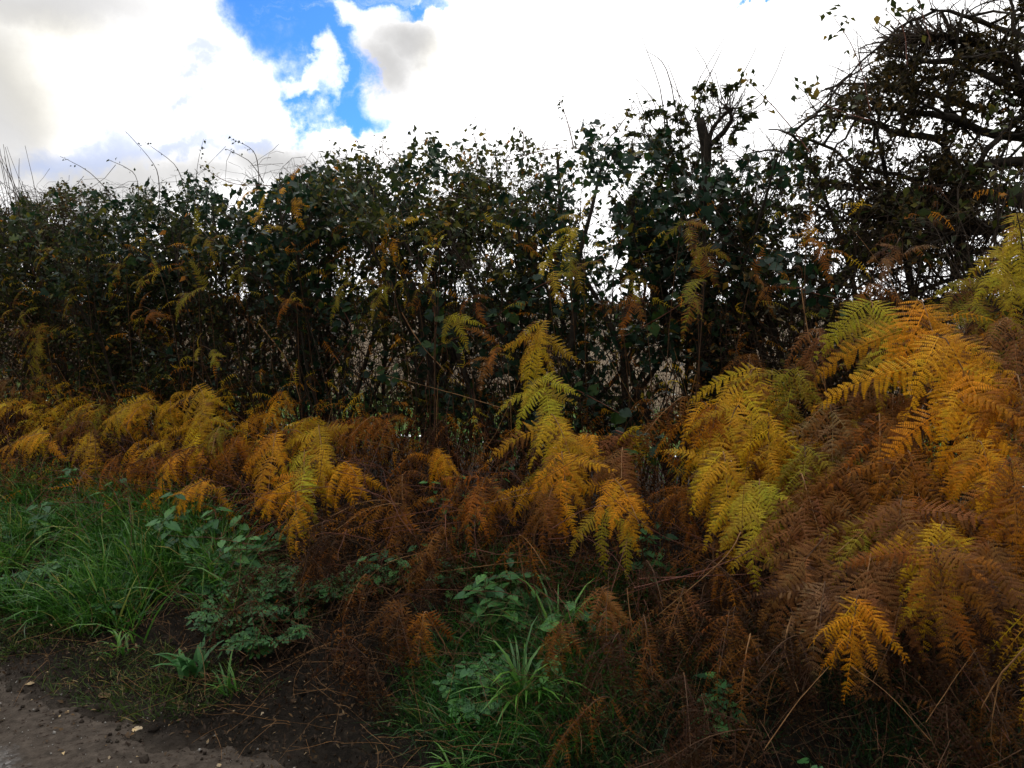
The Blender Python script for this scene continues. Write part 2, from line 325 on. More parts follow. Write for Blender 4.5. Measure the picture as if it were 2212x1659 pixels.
def keep(Q, mul=1.0):
    px, py = pixn(Q); k = np.ones(len(Q))
    for cx_, cy_, rx, ry, w in GAPS:
        r = ((px-cx_)/rx)**2 + ((py-cy_)/ry)**2
        k = np.minimum(k, w + (1-w)*np.clip(r-.3, 0, 1))
    k *= np.clip(1.0 + 2.6*fbm(px/75+20, py/60+9, 3), .25, 1.5)
    k *= np.interp(py, [760, 900, 1000], [1, .7, .5])
    tz = top_z(Q[:, 0], Q[:, 1]) + .22*vnoise(px/60+7, py*0+3) + .18*vnoise(px/19+7, py*0+3)-.17
    k *= np.clip((tz - Q[:, 2])/.10, 0, 1)
    return rng.random(len(Q)) < k*mul
leaf_single = {}
def single(key, tmpl, faces, mat, tint):
    k = (key, round(tint, 2))
    if k not in leaf_single:
        leaf_single[k] = mesh_np(key, tmpl, faces, mat, {'tint': np.full(len(tmpl), tint)})
    return leaf_single[k]
def frame_matrix(pos, fr, size, origin):
    M = Matrix.Identity(4)
    for i in range(3):
        for j in range(3): M[i][j] = float(fr[i, j]*size)
        M[i][3] = float(pos[i]-origin[i])
    return M
def shrub(name, t, s, label, kind, nst=7, H=2.6, leaves=5200, lsize=.055, width=.55, twigs=620, group='bushes grown together in the hedge'):
    base = on_ground(t, s); x0, y0 = base[0], base[1]
    tz = float(top_z(np.array([x0]), np.array([y0]))[0]) - (1.15 if t < -1.4 else .35 if t < -1.2 else 0); H = max(.8, tz - base[2])
    root = thing(name, base, label, 'bush', group)
    st = np.stack([np.array(on_ground(t + random.uniform(-.22, .22), s + random.uniform(-.22, .22))) for _ in range(nst)]); st[:, 2] -= .03
    d0 = rng.normal(0, .20, (nst, 3)); d0[:, 2] = 1
    L = H*rng.uniform(.75, 1.02, nst)
    S = wander(st, d0, L, 9, .13, .06); rS = np.linspace(1, .28, 9)[None]*rng.uniform(.010, .022, nst)[:, None]*(1 if nst > 5 else 1.6)
    S[:, :, 2] = np.minimum(S[:, :, 2], tz+.0)
    org = np.array([base[0], base[1], base[2]])
    for i in range(min(nst, 9)):
        v, f, a = tubes(S[i:i+1], rS[i:i+1], 6); obj('stem', mesh_np('stem', v-org, f, M_BARK, smooth=True), root)
    # side branches
    nb = 15*nst; who = rng.integers(0, nst, nb); u = rng.uniform(.10, .98, nb); p, tg = along(S, who, u)
    d = rng.normal(0, 1, (nb, 3)); d[:, 2] = np.abs(d[:, 2])*.7+.15; d = unit(d)*.9 + tg*.55
    B = wander(p, d, rng.uniform(.30, .95, nb)*width/.55, 6, .22, .05); rB = np.linspace(1, .35, 6)[None]*rng.uniform(.0028, .006, nb)[:, None]
    # twigs
    n3 = twigs; who = rng.integers(0, nb, n3); u = rng.uniform(.15, 1, n3); p, tg = along(B, who, u)
    C = wander(p, unit(rng.normal(0, 1, (n3, 3)))+tg*.7, rng.uniform(.12, .42, n3), 4, .28, .05); rC = np.linspace(1, .5, 4)[None]*rng.uniform(.0012, .0024, n3)[:, None]
    # nothing above the clipped top
    okB = (B[:, -1, 2] < top_z(B[:, -1, 0], B[:, -1, 1])+.05); okC = (C[:, -1, 2] < top_z(C[:, -1, 0], C[:, -1, 1])+.10)
    parts = [tubes(B[okB], rB[okB], 4), tubes(C[okC], rC[okC], 3)]
    v, f, a = join(parts); o = obj('twigs', mesh_np('twigs', v-org, f, M_TWIG), root); o['kind'] = 'stuff'
    # leaves
    nl = int(leaves); side = rng.random(nl) < .82
    p1, _ = along(C, rng.integers(0, n3, nl), rng.uniform(.1, 1, nl)); p2, _ = along(B, rng.integers(0, nb, nl), rng.uniform(.1, 1, nl))
    pos = np.where(side[:, None], p1, p2) + rng.normal(0, .018, (nl, 3)); pos = pos[keep(pos)]; n = len(pos)
    sz = lsize*rng.uniform(.45, 1.45, n)
    fr = rot_frames(n, .9, .35)
    tint = np.clip(rng.beta(2.0, 3.2, n) + .35*(fbm(pos[:, 0]*2.2, pos[:, 2]*2.2, 3)) + np.where(rng.random(n) < .03, .5, 0) + (.10 if t < 2.6 else 0)*(kind == 'leafy'), 0, 1)
    mats = {'ivy': (M_IVY, IVY, IVY_F), 'leafy': (M_HEDGE, OVAL, OVAL_F), 'twiggy': (M_BROWNLEAF, OVAL, OVAL_F)}[kind]
    if n:
        v, f, a = scatter(mats[1], mats[2], pos, fr, sz)
        o = obj('foliage', mesh_np('foliage', v-org, f, mats[0], {'tint': tint[a]}), root); o['kind'] = 'stuff'
        # leaves on the outside that can be picked out one by one
        px, py = pixn(pos); t_, s_ = ts(pos[:, 0], pos[:, 1]); cand = np.argsort(s_ + rng.uniform(0, .25, n))[:10]
        for i in cand:
            tt = float(min(1, round(tint[i]*10)/10+.1)); me = single({'ivy': 'leaf_ivy', 'leafy': 'leaf_hawthorn', 'twiggy': 'leaf_twiggy'}[kind], mats[1], mats[2], mats[0], tt)
            p_ = pos[i] + np.array([-NS[0], -NS[1], 0])*.03
            obj('leaf', me, root, frame_matrix(p_, fr[i], sz[i]*1.25, org))
    return root
spec = []
names = {'ivy': ('ivy_bush', 'ivy clad'), 'leafy': ('bramble_bush', 'leafy green'), 'twiggy': ('hawthorn_bush', 'brownish twiggy')}
# positions along the hedge (metres left of the lane mark), with what one sees there
SH = [(8.6, 3.0, 'twiggy', 'thin leaved hawthorn bush at the far left edge under bare upright shoots'),
      (8.0, 2.6, 'twiggy', 'brown twiggy hawthorn bush just inside the left edge of the hedge'),
      (7.4, 3.2, 'twiggy', 'small leaved hawthorn bush behind the yellow frond at the left edge'),
      (6.9, 2.7, 'ivy', 'dark ivy clad bush standing above the left hand bracken'),
      (6.3, 3.1, 'twiggy', 'dull brown hawthorn bush under the two arching bramble shoots'),
      (5.8, 2.7, 'leafy', 'olive green bush with small sky gaps left of the yellow skyline fronds'),
      (5.3, 3.2, 'twiggy', 'dark twiggy bush behind the yellow fronds high in the hedge'),
      (4.8, 2.7, 'leafy', 'leafy bramble bush with yellow bracken caught in its top'),
      (4.3, 3.1, 'ivy', 'dark ivy bush over the open stems with sky showing between them'),
      (3.8, 2.8, 'leafy', 'dense green bramble bush below the grey cloud'),
      (3.3, 3.2, 'ivy', 'black green ivy bush behind the central bracken plumes'),
      (2.85, 2.7, 'leafy', 'leafy bush with rounded top left of the centre of the hedge'),
      (2.4, 3.1, 'leafy', 'green bush whose top sprigs stand against the white cloud'),
      (1.95, 2.7, 'ivy', 'dark green ivy bush above the tall yellow bracken plume'),
      (1.5, 3.2, 'leafy', 'bright leaved bush rising into sprigs right of the hedge centre'),
      (1.1, 2.8, 'leafy', 'open bush with sky between leaves left of the cut stump'),
      (.65, 3.1, 'leafy', 'thin bush wrapped round the upright cut stump'),
      (.25, 2.7, 'ivy', 'dark ivy bush around the leaning trunk'),
      (-.2, 3.1, 'leafy', 'yellow green bush in the dip of the hedge top'),
      (-.65, 2.8, 'ivy', 'dark ivy bush above the right hand bracken bank'),
      (-1.1, 3.2, 'leafy', 'tall bush with big leaves climbing towards the upper right'),
      (-1.35, 2.75, 'leafy', 'bush whose leafy shoulder slopes up beside the bare shoots'),
      (-1.6, 2.9, 'twiggy', 'tall twiggy bush against white sky in the upper right'), (-1.85, 2.8, 'leafy', 'tall leafy bush left of the old tree trunk'),
      (-2.45, 2.8, 'leafy', 'bush hiding the trunk of the old tree at the right edge'), (-2.8, 3.2, 'twiggy', 'twiggy bush mostly beyond the right edge'),
      (-2.1, 3.3, 'leafy', 'tall bush at the right edge with light leaves at its top')]
for t, s, kind, lab in SH:
    right = t < -.9
    shrub(names[kind][0], t, s, lab, kind, nst=5 if t < 1.2 else 8, leaves={'twiggy': 17000, 'ivy': 8200, 'leafy': 11500}[kind]*(.85 if t > 4 else 1)*(.50 if right else 1.0)*(.80 if t < 1.3 else 1),
          lsize={'twiggy': .032, 'ivy': .050, 'leafy': .043}[kind]*(1 if t > 1 else .92), twigs=800 if right else 1500 if kind == 'twiggy' else 1100, width=.6)
# ------------------------------------------------------------------ limbs placed one by one
def limb(parent, org, pts, r0, r1, name='limb', mat=None, sides=8, k=14):
    pts = np.array(pts, float); m = len(pts); u = np.linspace(0, m-1, k); i = np.minimum(u.astype(int), m-2); w = (u-i)[:, None]
    a = pts[np.maximum(i-1, 0)]; b = pts[i]; c = pts[i+1]; d = pts[np.minimum(i+2, m-1)]
    q = .5*((2*b) + (c-a)*w + (2*a-5*b+4*c-d)*w**2 + (3*b-a-3*c+d)*w**3)
    q[1:-1] += rng.normal(0, r0*.25, (k-2, 3)); R = np.linspace(r0, r1, k)*(1+rng.normal(0, .10, k))
    v, f, _ = tubes(q[None], R[None], sides); cap = np.array([[*range(len(v)-sides, len(v))]])
    obj(name, mesh_np(name, v-org, [f] + ([] if r1 < .004 else [cap]), mat or M_BARK, smooth=True), parent); return q
def twig_cloud(parent, org, axes, n, L, r=.0022, lift=.1, leaves=0, lsize=.03, mat=None, spread=1.0, name='twigs', k=5, sub=2):
    allp = np.stack(axes) if len({len(a) for a in axes}) == 1 else None
    A = allp; who = rng.integers(0, len(A), n); p, tg = along(A, who, rng.uniform(.15, 1, n))
    B = wander(p, unit(rng.normal(0, 1, (n, 3)))*spread + tg*.6, rng.uniform(.4, 1, n)*L, k, .22, lift); parts = [tubes(B, np.linspace(1.6, .7, k)[None]*rng.uniform(.7, 1.4, n)[:, None]*r, 3)]
    n2 = n*sub; p, tg = along(B, rng.integers(0, n, n2), rng.uniform(.2, 1, n2))
    C = wander(p, unit(rng.normal(0, 1, (n2, 3)))+tg*.8, rng.uniform(.2, .6, n2)*L*.6, 4, .25, lift); parts.append(tubes(C, np.linspace(1., .5, 4)[None]*rng.uniform(.6, 1.1, n2)[:, None]*r*.8, 3))
    v, f, _ = join(parts); o = obj(name, mesh_np(name, v-org, f, M_TWIG), parent); o['kind'] = 'stuff'
    if leaves:
        p, _ = along(C, rng.integers(0, n2, leaves), rng.uniform(.1, 1, leaves)); p = p[keep(p, 1)] if mat is None else p
        m = len(p); v, f, a = scatter(OVAL, OVAL_F, p, rot_frames(m, .9, .3), lsize*rng.uniform(.5, 1.3, m))
        o = obj('foliage', mesh_np('foliage', v-org, f, mat or M_BROWNLEAF, {'tint': rng.beta(2, 3, m)[a]}), parent); o['kind'] = 'stuff'
    return C
def tree(name, label, s, group=None, cat='tree', base_px=None):
    b = P(base_px[0], base_px[1], s); t_, s_ = ts(b[0], b[1]); g = on_ground(t_, s_); r = thing(name, g, label, cat, group); return r, np.array(r.location)
# leaning trunk with an upright pollarded stem
r, o_ = tree('leaning_hawthorn', 'thick dark trunk leaning left out of the bracken, clad in ivy', 3.0, base_px=(1640, 1000))
a0 = limb(r, o_, [o_+np.array([0, 0, -.05]), P(1610, 850, 3.0), P(1545, 770, 2.95), P(1455, 690, 2.95), P(1400, 560, 3.0), P(1370, 430, 3.0)], .10, .03, 'trunk', k=14)
a1 = limb(r, o_, [P(1570, 790, 2.97), P(1660, 700, 3.0), P(1760, 640, 3.0), P(1850, 560, 3.1)], .05, .015)
a2 = limb(r, o_, [P(1450, 690, 2.95), P(1530, 640, 3.05), P(1600, 560, 3.0), P(1640, 470, 3.0)], .035, .012)
twig_cloud(r, o_, [a0[5:], ], 60, .5, leaves=700, lsize=.05, mat=M_IVY); twig_cloud(r, o_, [a1, a2], 120, .5, .0025)
r, o_ = tree('pollard_hawthorn', 'upright cut stem with blunt broken top and thin bare shoots fanning above', 3.1, base_px=(1560, 980))
a0 = limb(r, o_, [o_, P(1545, 800, 3.1), P(1520, 600, 3.1), P(1515, 450, 3.1), P(1530, 330, 3.1), P(1512, 255, 3.1)], .045, .026, 'trunk')
ax = [a0[6:]]
for e in [[(1525, 330), (1545, 270), (1585, 232)], [(1530, 320), (1580, 260), (1565, 225)], [(1520, 400), (1440, 340), (1400, 300)]]:
    ax.append(limb(r, o_, [P(*q, 3.1) for q in e], .017, .008, k=8))
twig_cloud(r, o_, [a[-8:] for a in ax], 130, .34, .0018, lift=.08, leaves=300, lsize=.026)
LV = wander(np.stack([P(random.uniform(1380, 1680), random.uniform(290, 640), 3.0) for _ in range(60)]), rng.normal(0, 1, (60, 3)), rng.uniform(.2, .5, 60), 8, .3, .1)
twig_cloud(r, o_, list(LV), 260, .2, .002, leaves=5200, lsize=.040, mat=M_HEDGE)
shoots = [((1525, 300), (1500, 200), (1570, 75)), ((1440, 320), (1425, 190), (1385, 75)), ((1470, 300), (1440, 150), (1395, 110)), ((1480, 290), (1530, 170), (1565, 95)), ((1500, 260), (1640, 210), (1700, 95)),
          ((1560, 240), (1600, 170), (1640, 90)), ((1450, 300), (1430, 240), (1365, 160)), ((1560, 250), (1530, 150), (1500, 100)), ((1490, 280), (1465, 200), (1440, 130)), ((1510, 270), (1515, 190), (1540, 150)), ((1440, 310), (1400, 260), (1370, 190))]
for e in shoots: limb(r, o_, [P(*q, 3.1) for q in e], .0045, .0014, 'shoot', M_TWIG, 4, 9)
# big laid tree at the right edge
r, o_ = tree('old_hedge_tree', 'large old tree at the right edge with thick sideways branches against white sky', 3.3, base_px=(2460, 1050))
T = [limb(r, o_, [o_, P(2440, 800, 3.3), P(2400, 600, 3.3), P(2370, 430, 3.3), P(2360, 250, 3.3), P(2340, 80, 3.3), P(2320, -60, 3.3)], .10, .03, 'trunk')]
for e, r0 in [([(2290, 440), (2150, 425), (2040, 430), (1960, 440), (1860, 455)], .055), ([(2300, 480), (2180, 480), (2080, 500), (1990, 520), (1900, 530)], .050), ([(2260, 350), (2150, 350), (2040, 385), (1950, 380), (1850, 350)], .032),
              ([(2260, 300), (2140, 290), (2050, 250), (1960, 240), (1880, 220)], .03), ([(2230, 210), (2150, 170), (2080, 140), (2000, 130), (1900, 120)], .026), ([(2310, 560), (2200, 590), (2100, 640), (2020, 660), (1930, 690)], .05),
              ([(2300, 620), (2190, 610), (2080, 600), (1990, 625), (1880, 650)], .022), ([(1980, 700), (1960, 560), (1925, 430), (1900, 300), (1905, 180)], .022), ([(2060, 600), (2080, 420), (2040, 300), (2060, 150), (2080, 20)], .022),
              ([(2212, 250), (2130, 330), (2060, 420), (1960, 500), (1850, 560)], .022), ([(1860, 700), (1830, 560), (1790, 440), (1760, 380), (1700, 330)], .018), ([(2340, 160), (2240, 90), (2150, 60), (2080, 30), (2010, 20)], .026), ([(2360, 60), (2270, 20), (2180, -10), (2100, -30), (2050, -50)], .026), ([(2340, 240), (2230, 170), (2120, 100), (2010, 80), (1930, 90)], .026), ([(2100, 230), (1990, 200), (1900, 190), (1830, 180), (1770, 200)], .018), ([(2040, 300), (1950, 290), (1860, 260), (1790, 250), (1730, 260)], .018), ([(2300, 330), (2230, 240), (2200, 150), (2190, 60), (2180, -40)], .022),
              ([(1960, 440), (1880, 400), (1810, 330), (1740, 300), (1660, 280)], .016), ([(2150, 500), (2060, 470), (1960, 470), (1850, 500), (1740, 540)], .03), ([(2200, 540), (2100, 540), (2000, 560), (1900, 590), (1780, 600)], .018)]:
    T.append(limb(r, o_, [P(*q, 3.3+random.uniform(-.15, .2)) for q in e], r0*1.0, r0*.25))
nn = 150; A_ = np.stack(T[1:]); pB, tB = along(A_, rng.integers(0, len(A_), nn), rng.uniform(.1, 1, nn)); dB = rng.normal(0, 1, (nn, 3))*np.array([1, .8, .75]); dB[:, 2] += .15
BB = wander(pB, unit(dB)+tB*.5, rng.uniform(.35, .85, nn), 14, .16, .01); okk = BB[:, -1, 2] < top_z(BB[:, -1, 0], BB[:, -1, 1])+.05; BB = BB[okk]
for i_ in range(len(BB)):
    v, f, _ = tubes(BB[i_:i_+1], np.linspace(.009, .0025, 14)[None], 5); obj('branch', mesh_np('branch', v-o_, f, M_BARK, smooth=True), r)
twig_cloud(r, o_, list(BB) + T[1:], 2100, .26, .0019, lift=.03, leaves=46000, lsize=.030, sub=3)
twig_cloud(r, o_, [T[2], T[1], T[14]], 700, .24, .0040, lift=.0, leaves=7000, lsize=.026, sub=3, spread=.6)
# bare upright shoots at the left edge
r = thing('bare_shoots', on_ground(8.3, 3.0), 'spray of thin bare upright shoots sticking out of the hedge at left edge', 'plant'); o_ = np.array(r.location)
for i in range(26):
    x = random.uniform(-30, 95); h = random.uniform(285, 400) + abs(x-20)*.6; s_ = random.uniform(2.7, 3.2)
    limb(r, o_, [P(x+random.uniform(10, 60), 560, s_), P(x+random.uniform(-5, 30), 440, s_), P(x+random.uniform(-25, 5), h, s_)], .0055, .002, 'shoot', M_TWIG, 4, 8)
# arching bramble shoots on the skyline
BR = [([(345, 430), (335, 360), (270, 282)], 9, 'tall thin bramble shoot rising highest above the left part of the hedge'),
      ([(405, 440), (380, 360), (310, 305)], 6, 'thin arched bramble shoot curling left beside the tallest shoot'),
      ([(420, 470), (425, 370), (440, 300)], 14, 'upright bramble shoot with leaf clusters near its tip'),
      ([(560, 400), (550, 330), (500, 300)], 18, 'leafy bramble shoot arching left above the grey cloud'),
      ([(570, 395), (540, 350), (490, 322)], 10, 'lower leafy bramble shoot nested under the arching one'),
      ([(250, 430), (190, 370), (130, 338)], 8, 'bramble shoot arching left low over the far left hedge top'),
      ([(300, 430), (290, 375), (235, 345)], 9, 'short hooked bramble shoot with leaves above the left hedge'),
      ([(620, 400), (500, 395), (430, 355)], 22, 'leafy bramble runner lying along the hedge top left of centre'),
      ([(860, 360), (830, 330), (825, 302)], 14, 'small leafy sprig on the hedge top below the blue sky gap'),
      ([(950, 370), (945, 330), (935, 300)], 12, 'narrow sprig on the hedge top right of the blue sky gap'),
      ([(1030, 360), (1030, 320), (1022, 288)], 16, 'clustered sprig standing on the hedge top near the centre'),
      ([(1130, 330), (1130, 290), (1115, 275)], 12, 'short sprig of seed heads right of the centre hedge top'),
      ([(1240, 320), (1225, 260), (1210, 215)], 26, 'tall sprig of small seed heads standing above the hedge right of centre'),
      ([(1290, 330), (1340, 270), (1370, 228)], 24, 'leafy sprig leaning towards the bare shoots of the cut stem'),
      ([(1090, 350), (1200, 320), (1330, 330), (1420, 350)], 26, 'long bramble runner bowed over the hedge with broad leaves'),
      ([(1750, 330), (1680, 240), (1600, 160)], 20, 'bramble shoot reaching left from the tall hedge with leaves at its end'),
      ([(1880, 240), (1850, 120), (1800, 35)], 26, 'bramble shoot with yellow leaves at the top of the tall hedge'),
      ([(1960, 140), (1950, 60), (1910, 20)], 14, 'upper sprig of leaves against white sky in the upper right'),
      ([(1880, 260), (1790, 230), (1730, 185)], 20, 'bramble shoot with separate small leaves left of the tall hedge'),
      ([(2010, 90), (1990, 20), (1975, -20)], 14, 'topmost thin shoot in the upper right corner')]
for pts, nl, lab in BR:
    s_ = random.uniform(2.6, 2.9); pp = [P(*q, s_) for q in pts]; g = on_ground(*ts(pp[0][0], pp[0][1])); r = thing('bramble_shoot', g, lab, 'plant', 'bramble shoots along the hedge top'); o_ = np.array(r.location)
    q = limb(r, o_, pp, .0042, .0015, 'cane', M_CANE if pts[0][0] > 600 else M_TWIG, 4, 12)
    for i in range(nl):
        u = np.array([1-abs(random.gauss(0, .33))]); u = np.clip(u, .02, 1); p, tg = along(q[None], np.array([0]), u); fr = rot_frames(1, 1, .2)[0]
        small = pts[0][0] < 600 or 'seed' in lab
        me = single('leaf_bramble', OVAL, OVAL_F, M_HEDGE, random.choice([.2, .4, .5, .7, .9] if not small else [.2, .3, .4]))
        sz = random.uniform(.018, .034) if small else random.uniform(.03, .06)
        obj('leaf', me, r, frame_matrix(p[0]+rng.normal(0, .012 if small else .03, 3), fr, sz, o_))
# thicket of thin upright stems under the hedge
def thicket(name, label, n, trange, srange, h, rad, mat, lean=.25):
    t = rng.uniform(*trange, n); s = rng.uniform(*srange, n); b = on_ground(t, s); d = rng.normal(0, lean, (n, 3)); d[:, 2] = 1
    B = wander(b, d, rng.uniform(*h, n), 6, .12, .03); v, f, _ = tubes(B, np.linspace(1, .5, 6)[None]*rng.uniform(*rad, n)[:, None], 4)
    o = obj(name, mesh_np(name, v, f, mat)); o['kind'] = 'stuff'; o['label'] = label; o['category'] = 'undergrowth'
thicket('undergrowth_stems', 'thin dark upright stems crowded under the hedge', 900, (-3, 9.5), (2.3, 3.5), (.5, 1.5), (.002, .006), M_TWIG)
thicket('dry_undergrowth', 'thin tan dry stems tangled between bracken and hedge', 800, (-3, 9), (1.7, 3.6), (.3, 1.1), (.0012, .003), M_STRAW, .5)
# ------------------------------------------------------------------ bracken
def frond_mesh(curl, droop, shrivel, seed, pairs=20, wide=.24):
    """one leaf of bracken, 1 long along +Y, upper side +Z, arched; every leaflet and tooth is cut out"""
    R = np.random.default_rng(seed); V = []; F3 = []; F4 = []; AL = []; ED = []; PN = []
    def add(vs, fs, al, ed):
        o = len(V); V.extend(vs); (F3 if len(fs[0]) == 3 else F4).extend([tuple(i+o for i in f) for f in fs]); AL.extend(al); ED.extend(ed); PN.extend([pin]*len(al))
    def spine(u):
        th = (u-.5)*curl; r = 1/curl if abs(curl) > .01 else 0
        y = math.sin(th)*r/(2*math.sin(curl/2)*r)+.5 if r else u; z = (math.cos(th)-math.cos(curl/2))*r if r else 0
        return np.array([seedx*math.sin(u*3.1), y, z]), np.array([seedx*2*math.cos(u*3.1), math.cos(th), -math.sin(th)])
    seedx = R.uniform(-.05, .05)
    prev = None; pin = .5; kink = R.uniform(.3, .8); brk = R.uniform(.75, 1.05) if shrivel < .2 else R.uniform(.55, 1.0)
    for i in range(13):
        u = i/12; c, tg = spine(u); w = .0065*(1-u*.85)
        q = [c+[-w, 0, 0], c+[w, 0, 0], c+[0, 0, -w*1.4]]
        o = len(V); V.extend(q); AL.extend([u]*3); ED.extend([.0]*3); PN.extend([.5]*3)
        if prev is not None:
            for a in range(3): F4.append((prev+a, prev+(a+1) % 3, o+(a+1) % 3, o+a))
        prev = o
    for i in range(pairs):
        u = .03 + .95*(i/(pairs-1))**.93; c, tg = spine(u); tg = tg/np.linalg.norm(tg)
        nrm = np.cross(np.array([1., 0, 0]), tg)
        prof = wide*(min(1, (u+.10)/.22)**.6)*(1-u)**.72 + .012
        for sd in (-1, 1):
            if R.random() < .03 + .10*shrivel or (u > brk and R.random() < .6): continue
            pin = R.random()
            L = prof*R.uniform(.80, 1.10)*(R.uniform(.35, .8) if R.random() < .08+.15*shrivel else 1); ang = math.radians(R.uniform(56, 80) - 18*u + R.uniform(-16, 16)*shrivel)
            dirn = sd*math.sin(ang)*np.array([1., 0, 0]) + math.cos(ang)*tg; dr = droop*R.uniform(.6, 1.4) + shrivel*R.uniform(0, 1.0); tw = shrivel*R.uniform(-1.6, 1.6)
            m = max(3, int(round(L/.017))); m = min(m, 14); w0 = min(.0185, L*.22)*(1-.30*shrivel)
            pc = c.copy(); d = dirn.copy(); stp = L/m
            for k in range(m+1):
                f = k/m; side = np.cross(nrm, d); side /= np.linalg.norm(side)+1e-9
                sn = math.cos(tw*f)*side + math.sin(tw*f)*np.cross(d, side); up2 = np.cross(d, sn)
                w = w0*(1-f)**.65*(0.75+.5*min(1, f*5)) + .003
                nd = d*stp
                if k < m:
                    for s2 in (-1, 1):
                        wv = w*R.uniform(.8, 1.15); tip = pc + nd*.80 + sn*s2*wv - up2*abs(wv)*(.25+shrivel*R.uniform(0, 1.2))
                        add([pc, pc+nd*.72, tip+nd*.05, pc+nd*.1+sn*s2*wv*.7], [(0, 3, 2, 1)] if s2 > 0 else [(0, 1, 2, 3)], [u]*4, [f, f, f+.25, f+.15])
                pc = pc + nd; d = d + np.array([0, 0, -1.])*dr/m*1.3 + (-tg*shrivel*R.uniform(-.5, .6)/m*2); d /= np.linalg.norm(d)
    return mesh_np('frond', V, [np.array(F4)] + ([np.array(F3)] if F3 else []), M_FROND, {'along': AL, 'edge': ED, 'pin': PN})
FR = {'fresh': [frond_mesh(random.uniform(.5, 1.3), random.uniform(.25, .55), .05, 100+i) for i in range(13)],
      'limp': [frond_mesh(random.uniform(.8, 1.9), random.uniform(.7, 1.1), .35, 200+i) for i in range(14)],
      'dead': [frond_mesh(random.uniform(1.0, 2.4), random.uniform(.6, 1.2), random.uniform(.8, 1.3), 300+i, 17, .20) for i in range(18)]}
COLS = {'yellow': ((.72, .43, .016), 0.14), 'gold': ((.80, .36, .010), 0.12), 'lime': ((.60, .46, .03), .05), 'olive': ((.36, .28, .020), .32), 'rust': ((.42, .145, .012), .45), 'brown': ((.26, .095, .014), .45), 'dark': ((.070, .030, .012), .05),  # dark: dead brown deepened further to stand for shaded gaps
        'mauve': ((.33, .14, .04), .30), 'tan': ((.36, .20, .085), .5)}
WORDS = {'yellow': 'yellow', 'gold': 'golden orange', 'lime': 'pale yellow green', 'olive': 'olive', 'rust': 'rust coloured', 'brown': 'brown', 'dark': 'dark brown', 'mauve': 'pinkish brown', 'tan': 'tan'}
PLANTS = []
TOCAM = np.array([-NS[0], -NS[1], 0.])
def place_frond(parent, org, A, B, up, kind, colr, deadadd=0.0, scale_w=1.0):
    A = np.array(A); B = np.array(B); y = B-A; L = np.linalg.norm(y); y = y/L; z = np.array(up, float); z = z-(z@y)*y; z /= np.linalg.norm(z)+1e-9; x = np.cross(y, z)
    M = Matrix.Identity(4)
    for i in range(3):
        M[i][0] = float(x[i]*L*scale_w*random.choice((-1, 1))) if i == -1 else float(x[i]*L*scale_w); M[i][1] = float(y[i]*L); M[i][2] = float(z[i]*L); M[i][3] = float(A[i]-org[i])
    o = obj('frond', random.choice(FR[kind]), parent, M); c, d = COLS[colr]; j = random.uniform(.75, 1.2)
    o.color = (c[0]*j, c[1]*j*random.uniform(.85, 1.15), c[2]*j, min(1, max(0, d+deadadd+random.uniform(-.25, .25)))); return o
def bracken(apex, end, colr, kind='fresh', nf=6, fl=.42, base=None, terminal=True, posture='arching', face=.8):
    """a stalk rises to apex and bows over to end; leaves in opposite pairs along the bowed part"""
    apex = np.array(apex); end = np.array(end); tb, sb = ts(apex[0], apex[1])
    if base is None: base = on_ground(tb + random.uniform(-.12, .12), sb + random.uniform(.05, .22))
    base = np.array(base); r = thing('bracken', base, '', 'fern'); org = np.array(r.location)
    mid = (base+apex)/2 + rng.normal(0, .04, 3); k = 16; pts = np.array([base, mid, apex, (apex+end)/2 + np.array([0, 0, .12*np.linalg.norm(end-apex)]), end])
    u = np.linspace(0, 4, k); i = np.minimum(u.astype(int), 3); w = (u-i)[:, None]
    a = pts[np.maximum(i-1, 0)]; b = pts[i]; c = pts[i+1]; d = pts[np.minimum(i+2, 4)]
    q = .5*((2*b) + (c-a)*w + (2*a-5*b+4*c-d)*w**2 + (3*b-a-3*c+d)*w**3)
    thin = .62 if posture in ('collapsed', 'climbing', 'tangled') else .9
    sm = M_DARKSTALK if posture in ('collapsed', 'climbing', 'tangled') or random.random() < .4 else M_STRAW
    v, f, _ = tubes(q[None], np.linspace(.0042, .0016, k)[None]*thin, 5); obj('stalk', mesh_np('stalk', v-org, f, sm, smooth=True), r)
    up = unit(np.array([0, 0, 1.])*(1-face*.45) + TOCAM*face)
    for j in range(nf):
        side = 1 if j % 2 else -1; uu = .40 + .56*(j//2+.5)/(max(1, (nf+1)//2)); p, tg = along(q[None], np.array([0]), np.array([min(.98, uu)])); p = p[0]; tg = tg[0]
        lat = unit(np.cross(tg, up))*side; L = fl*(1.05-.5*(j//2)/max(1, nf/2))*random.uniform(.8, 1.2)
        dr = unit(lat*random.uniform(.45, .9) + tg*random.uniform(.25, .6) + np.array([0, 0, -(random.uniform(.5, 1.25) if kind != 'dead' else random.uniform(.6, 1.5))*(.35 if posture == 'climbing' else 1)]) + TOCAM*random.uniform(0, .4))
        place_frond(r, org, p, p+dr*L, up + rng.normal(0, .18 if kind != 'dead' else .5, 3), kind, colr)
    if terminal:
        p = q[-5]; dr = unit(q[-1]-q[-5] + np.array([0, 0, -.12])); place_frond(r, org, p, p+dr*fl*1.25, up, kind, colr)
    PLANTS.append((r, apex, end, colr, kind, posture)); return r
def hero(ax, ay, ex, ey, s0, s1, colr, kind='fresh', nf=6, fl=.4, posture='arching', **k):
    nf = nf + 4 if posture == 'arching' and nf > 3 else nf; fl *= .92
    A = P(ax, ay, s0); E = P(ex, ey, s1); return bracken(A, E, colr, kind, nf, fl, posture=posture, **k)
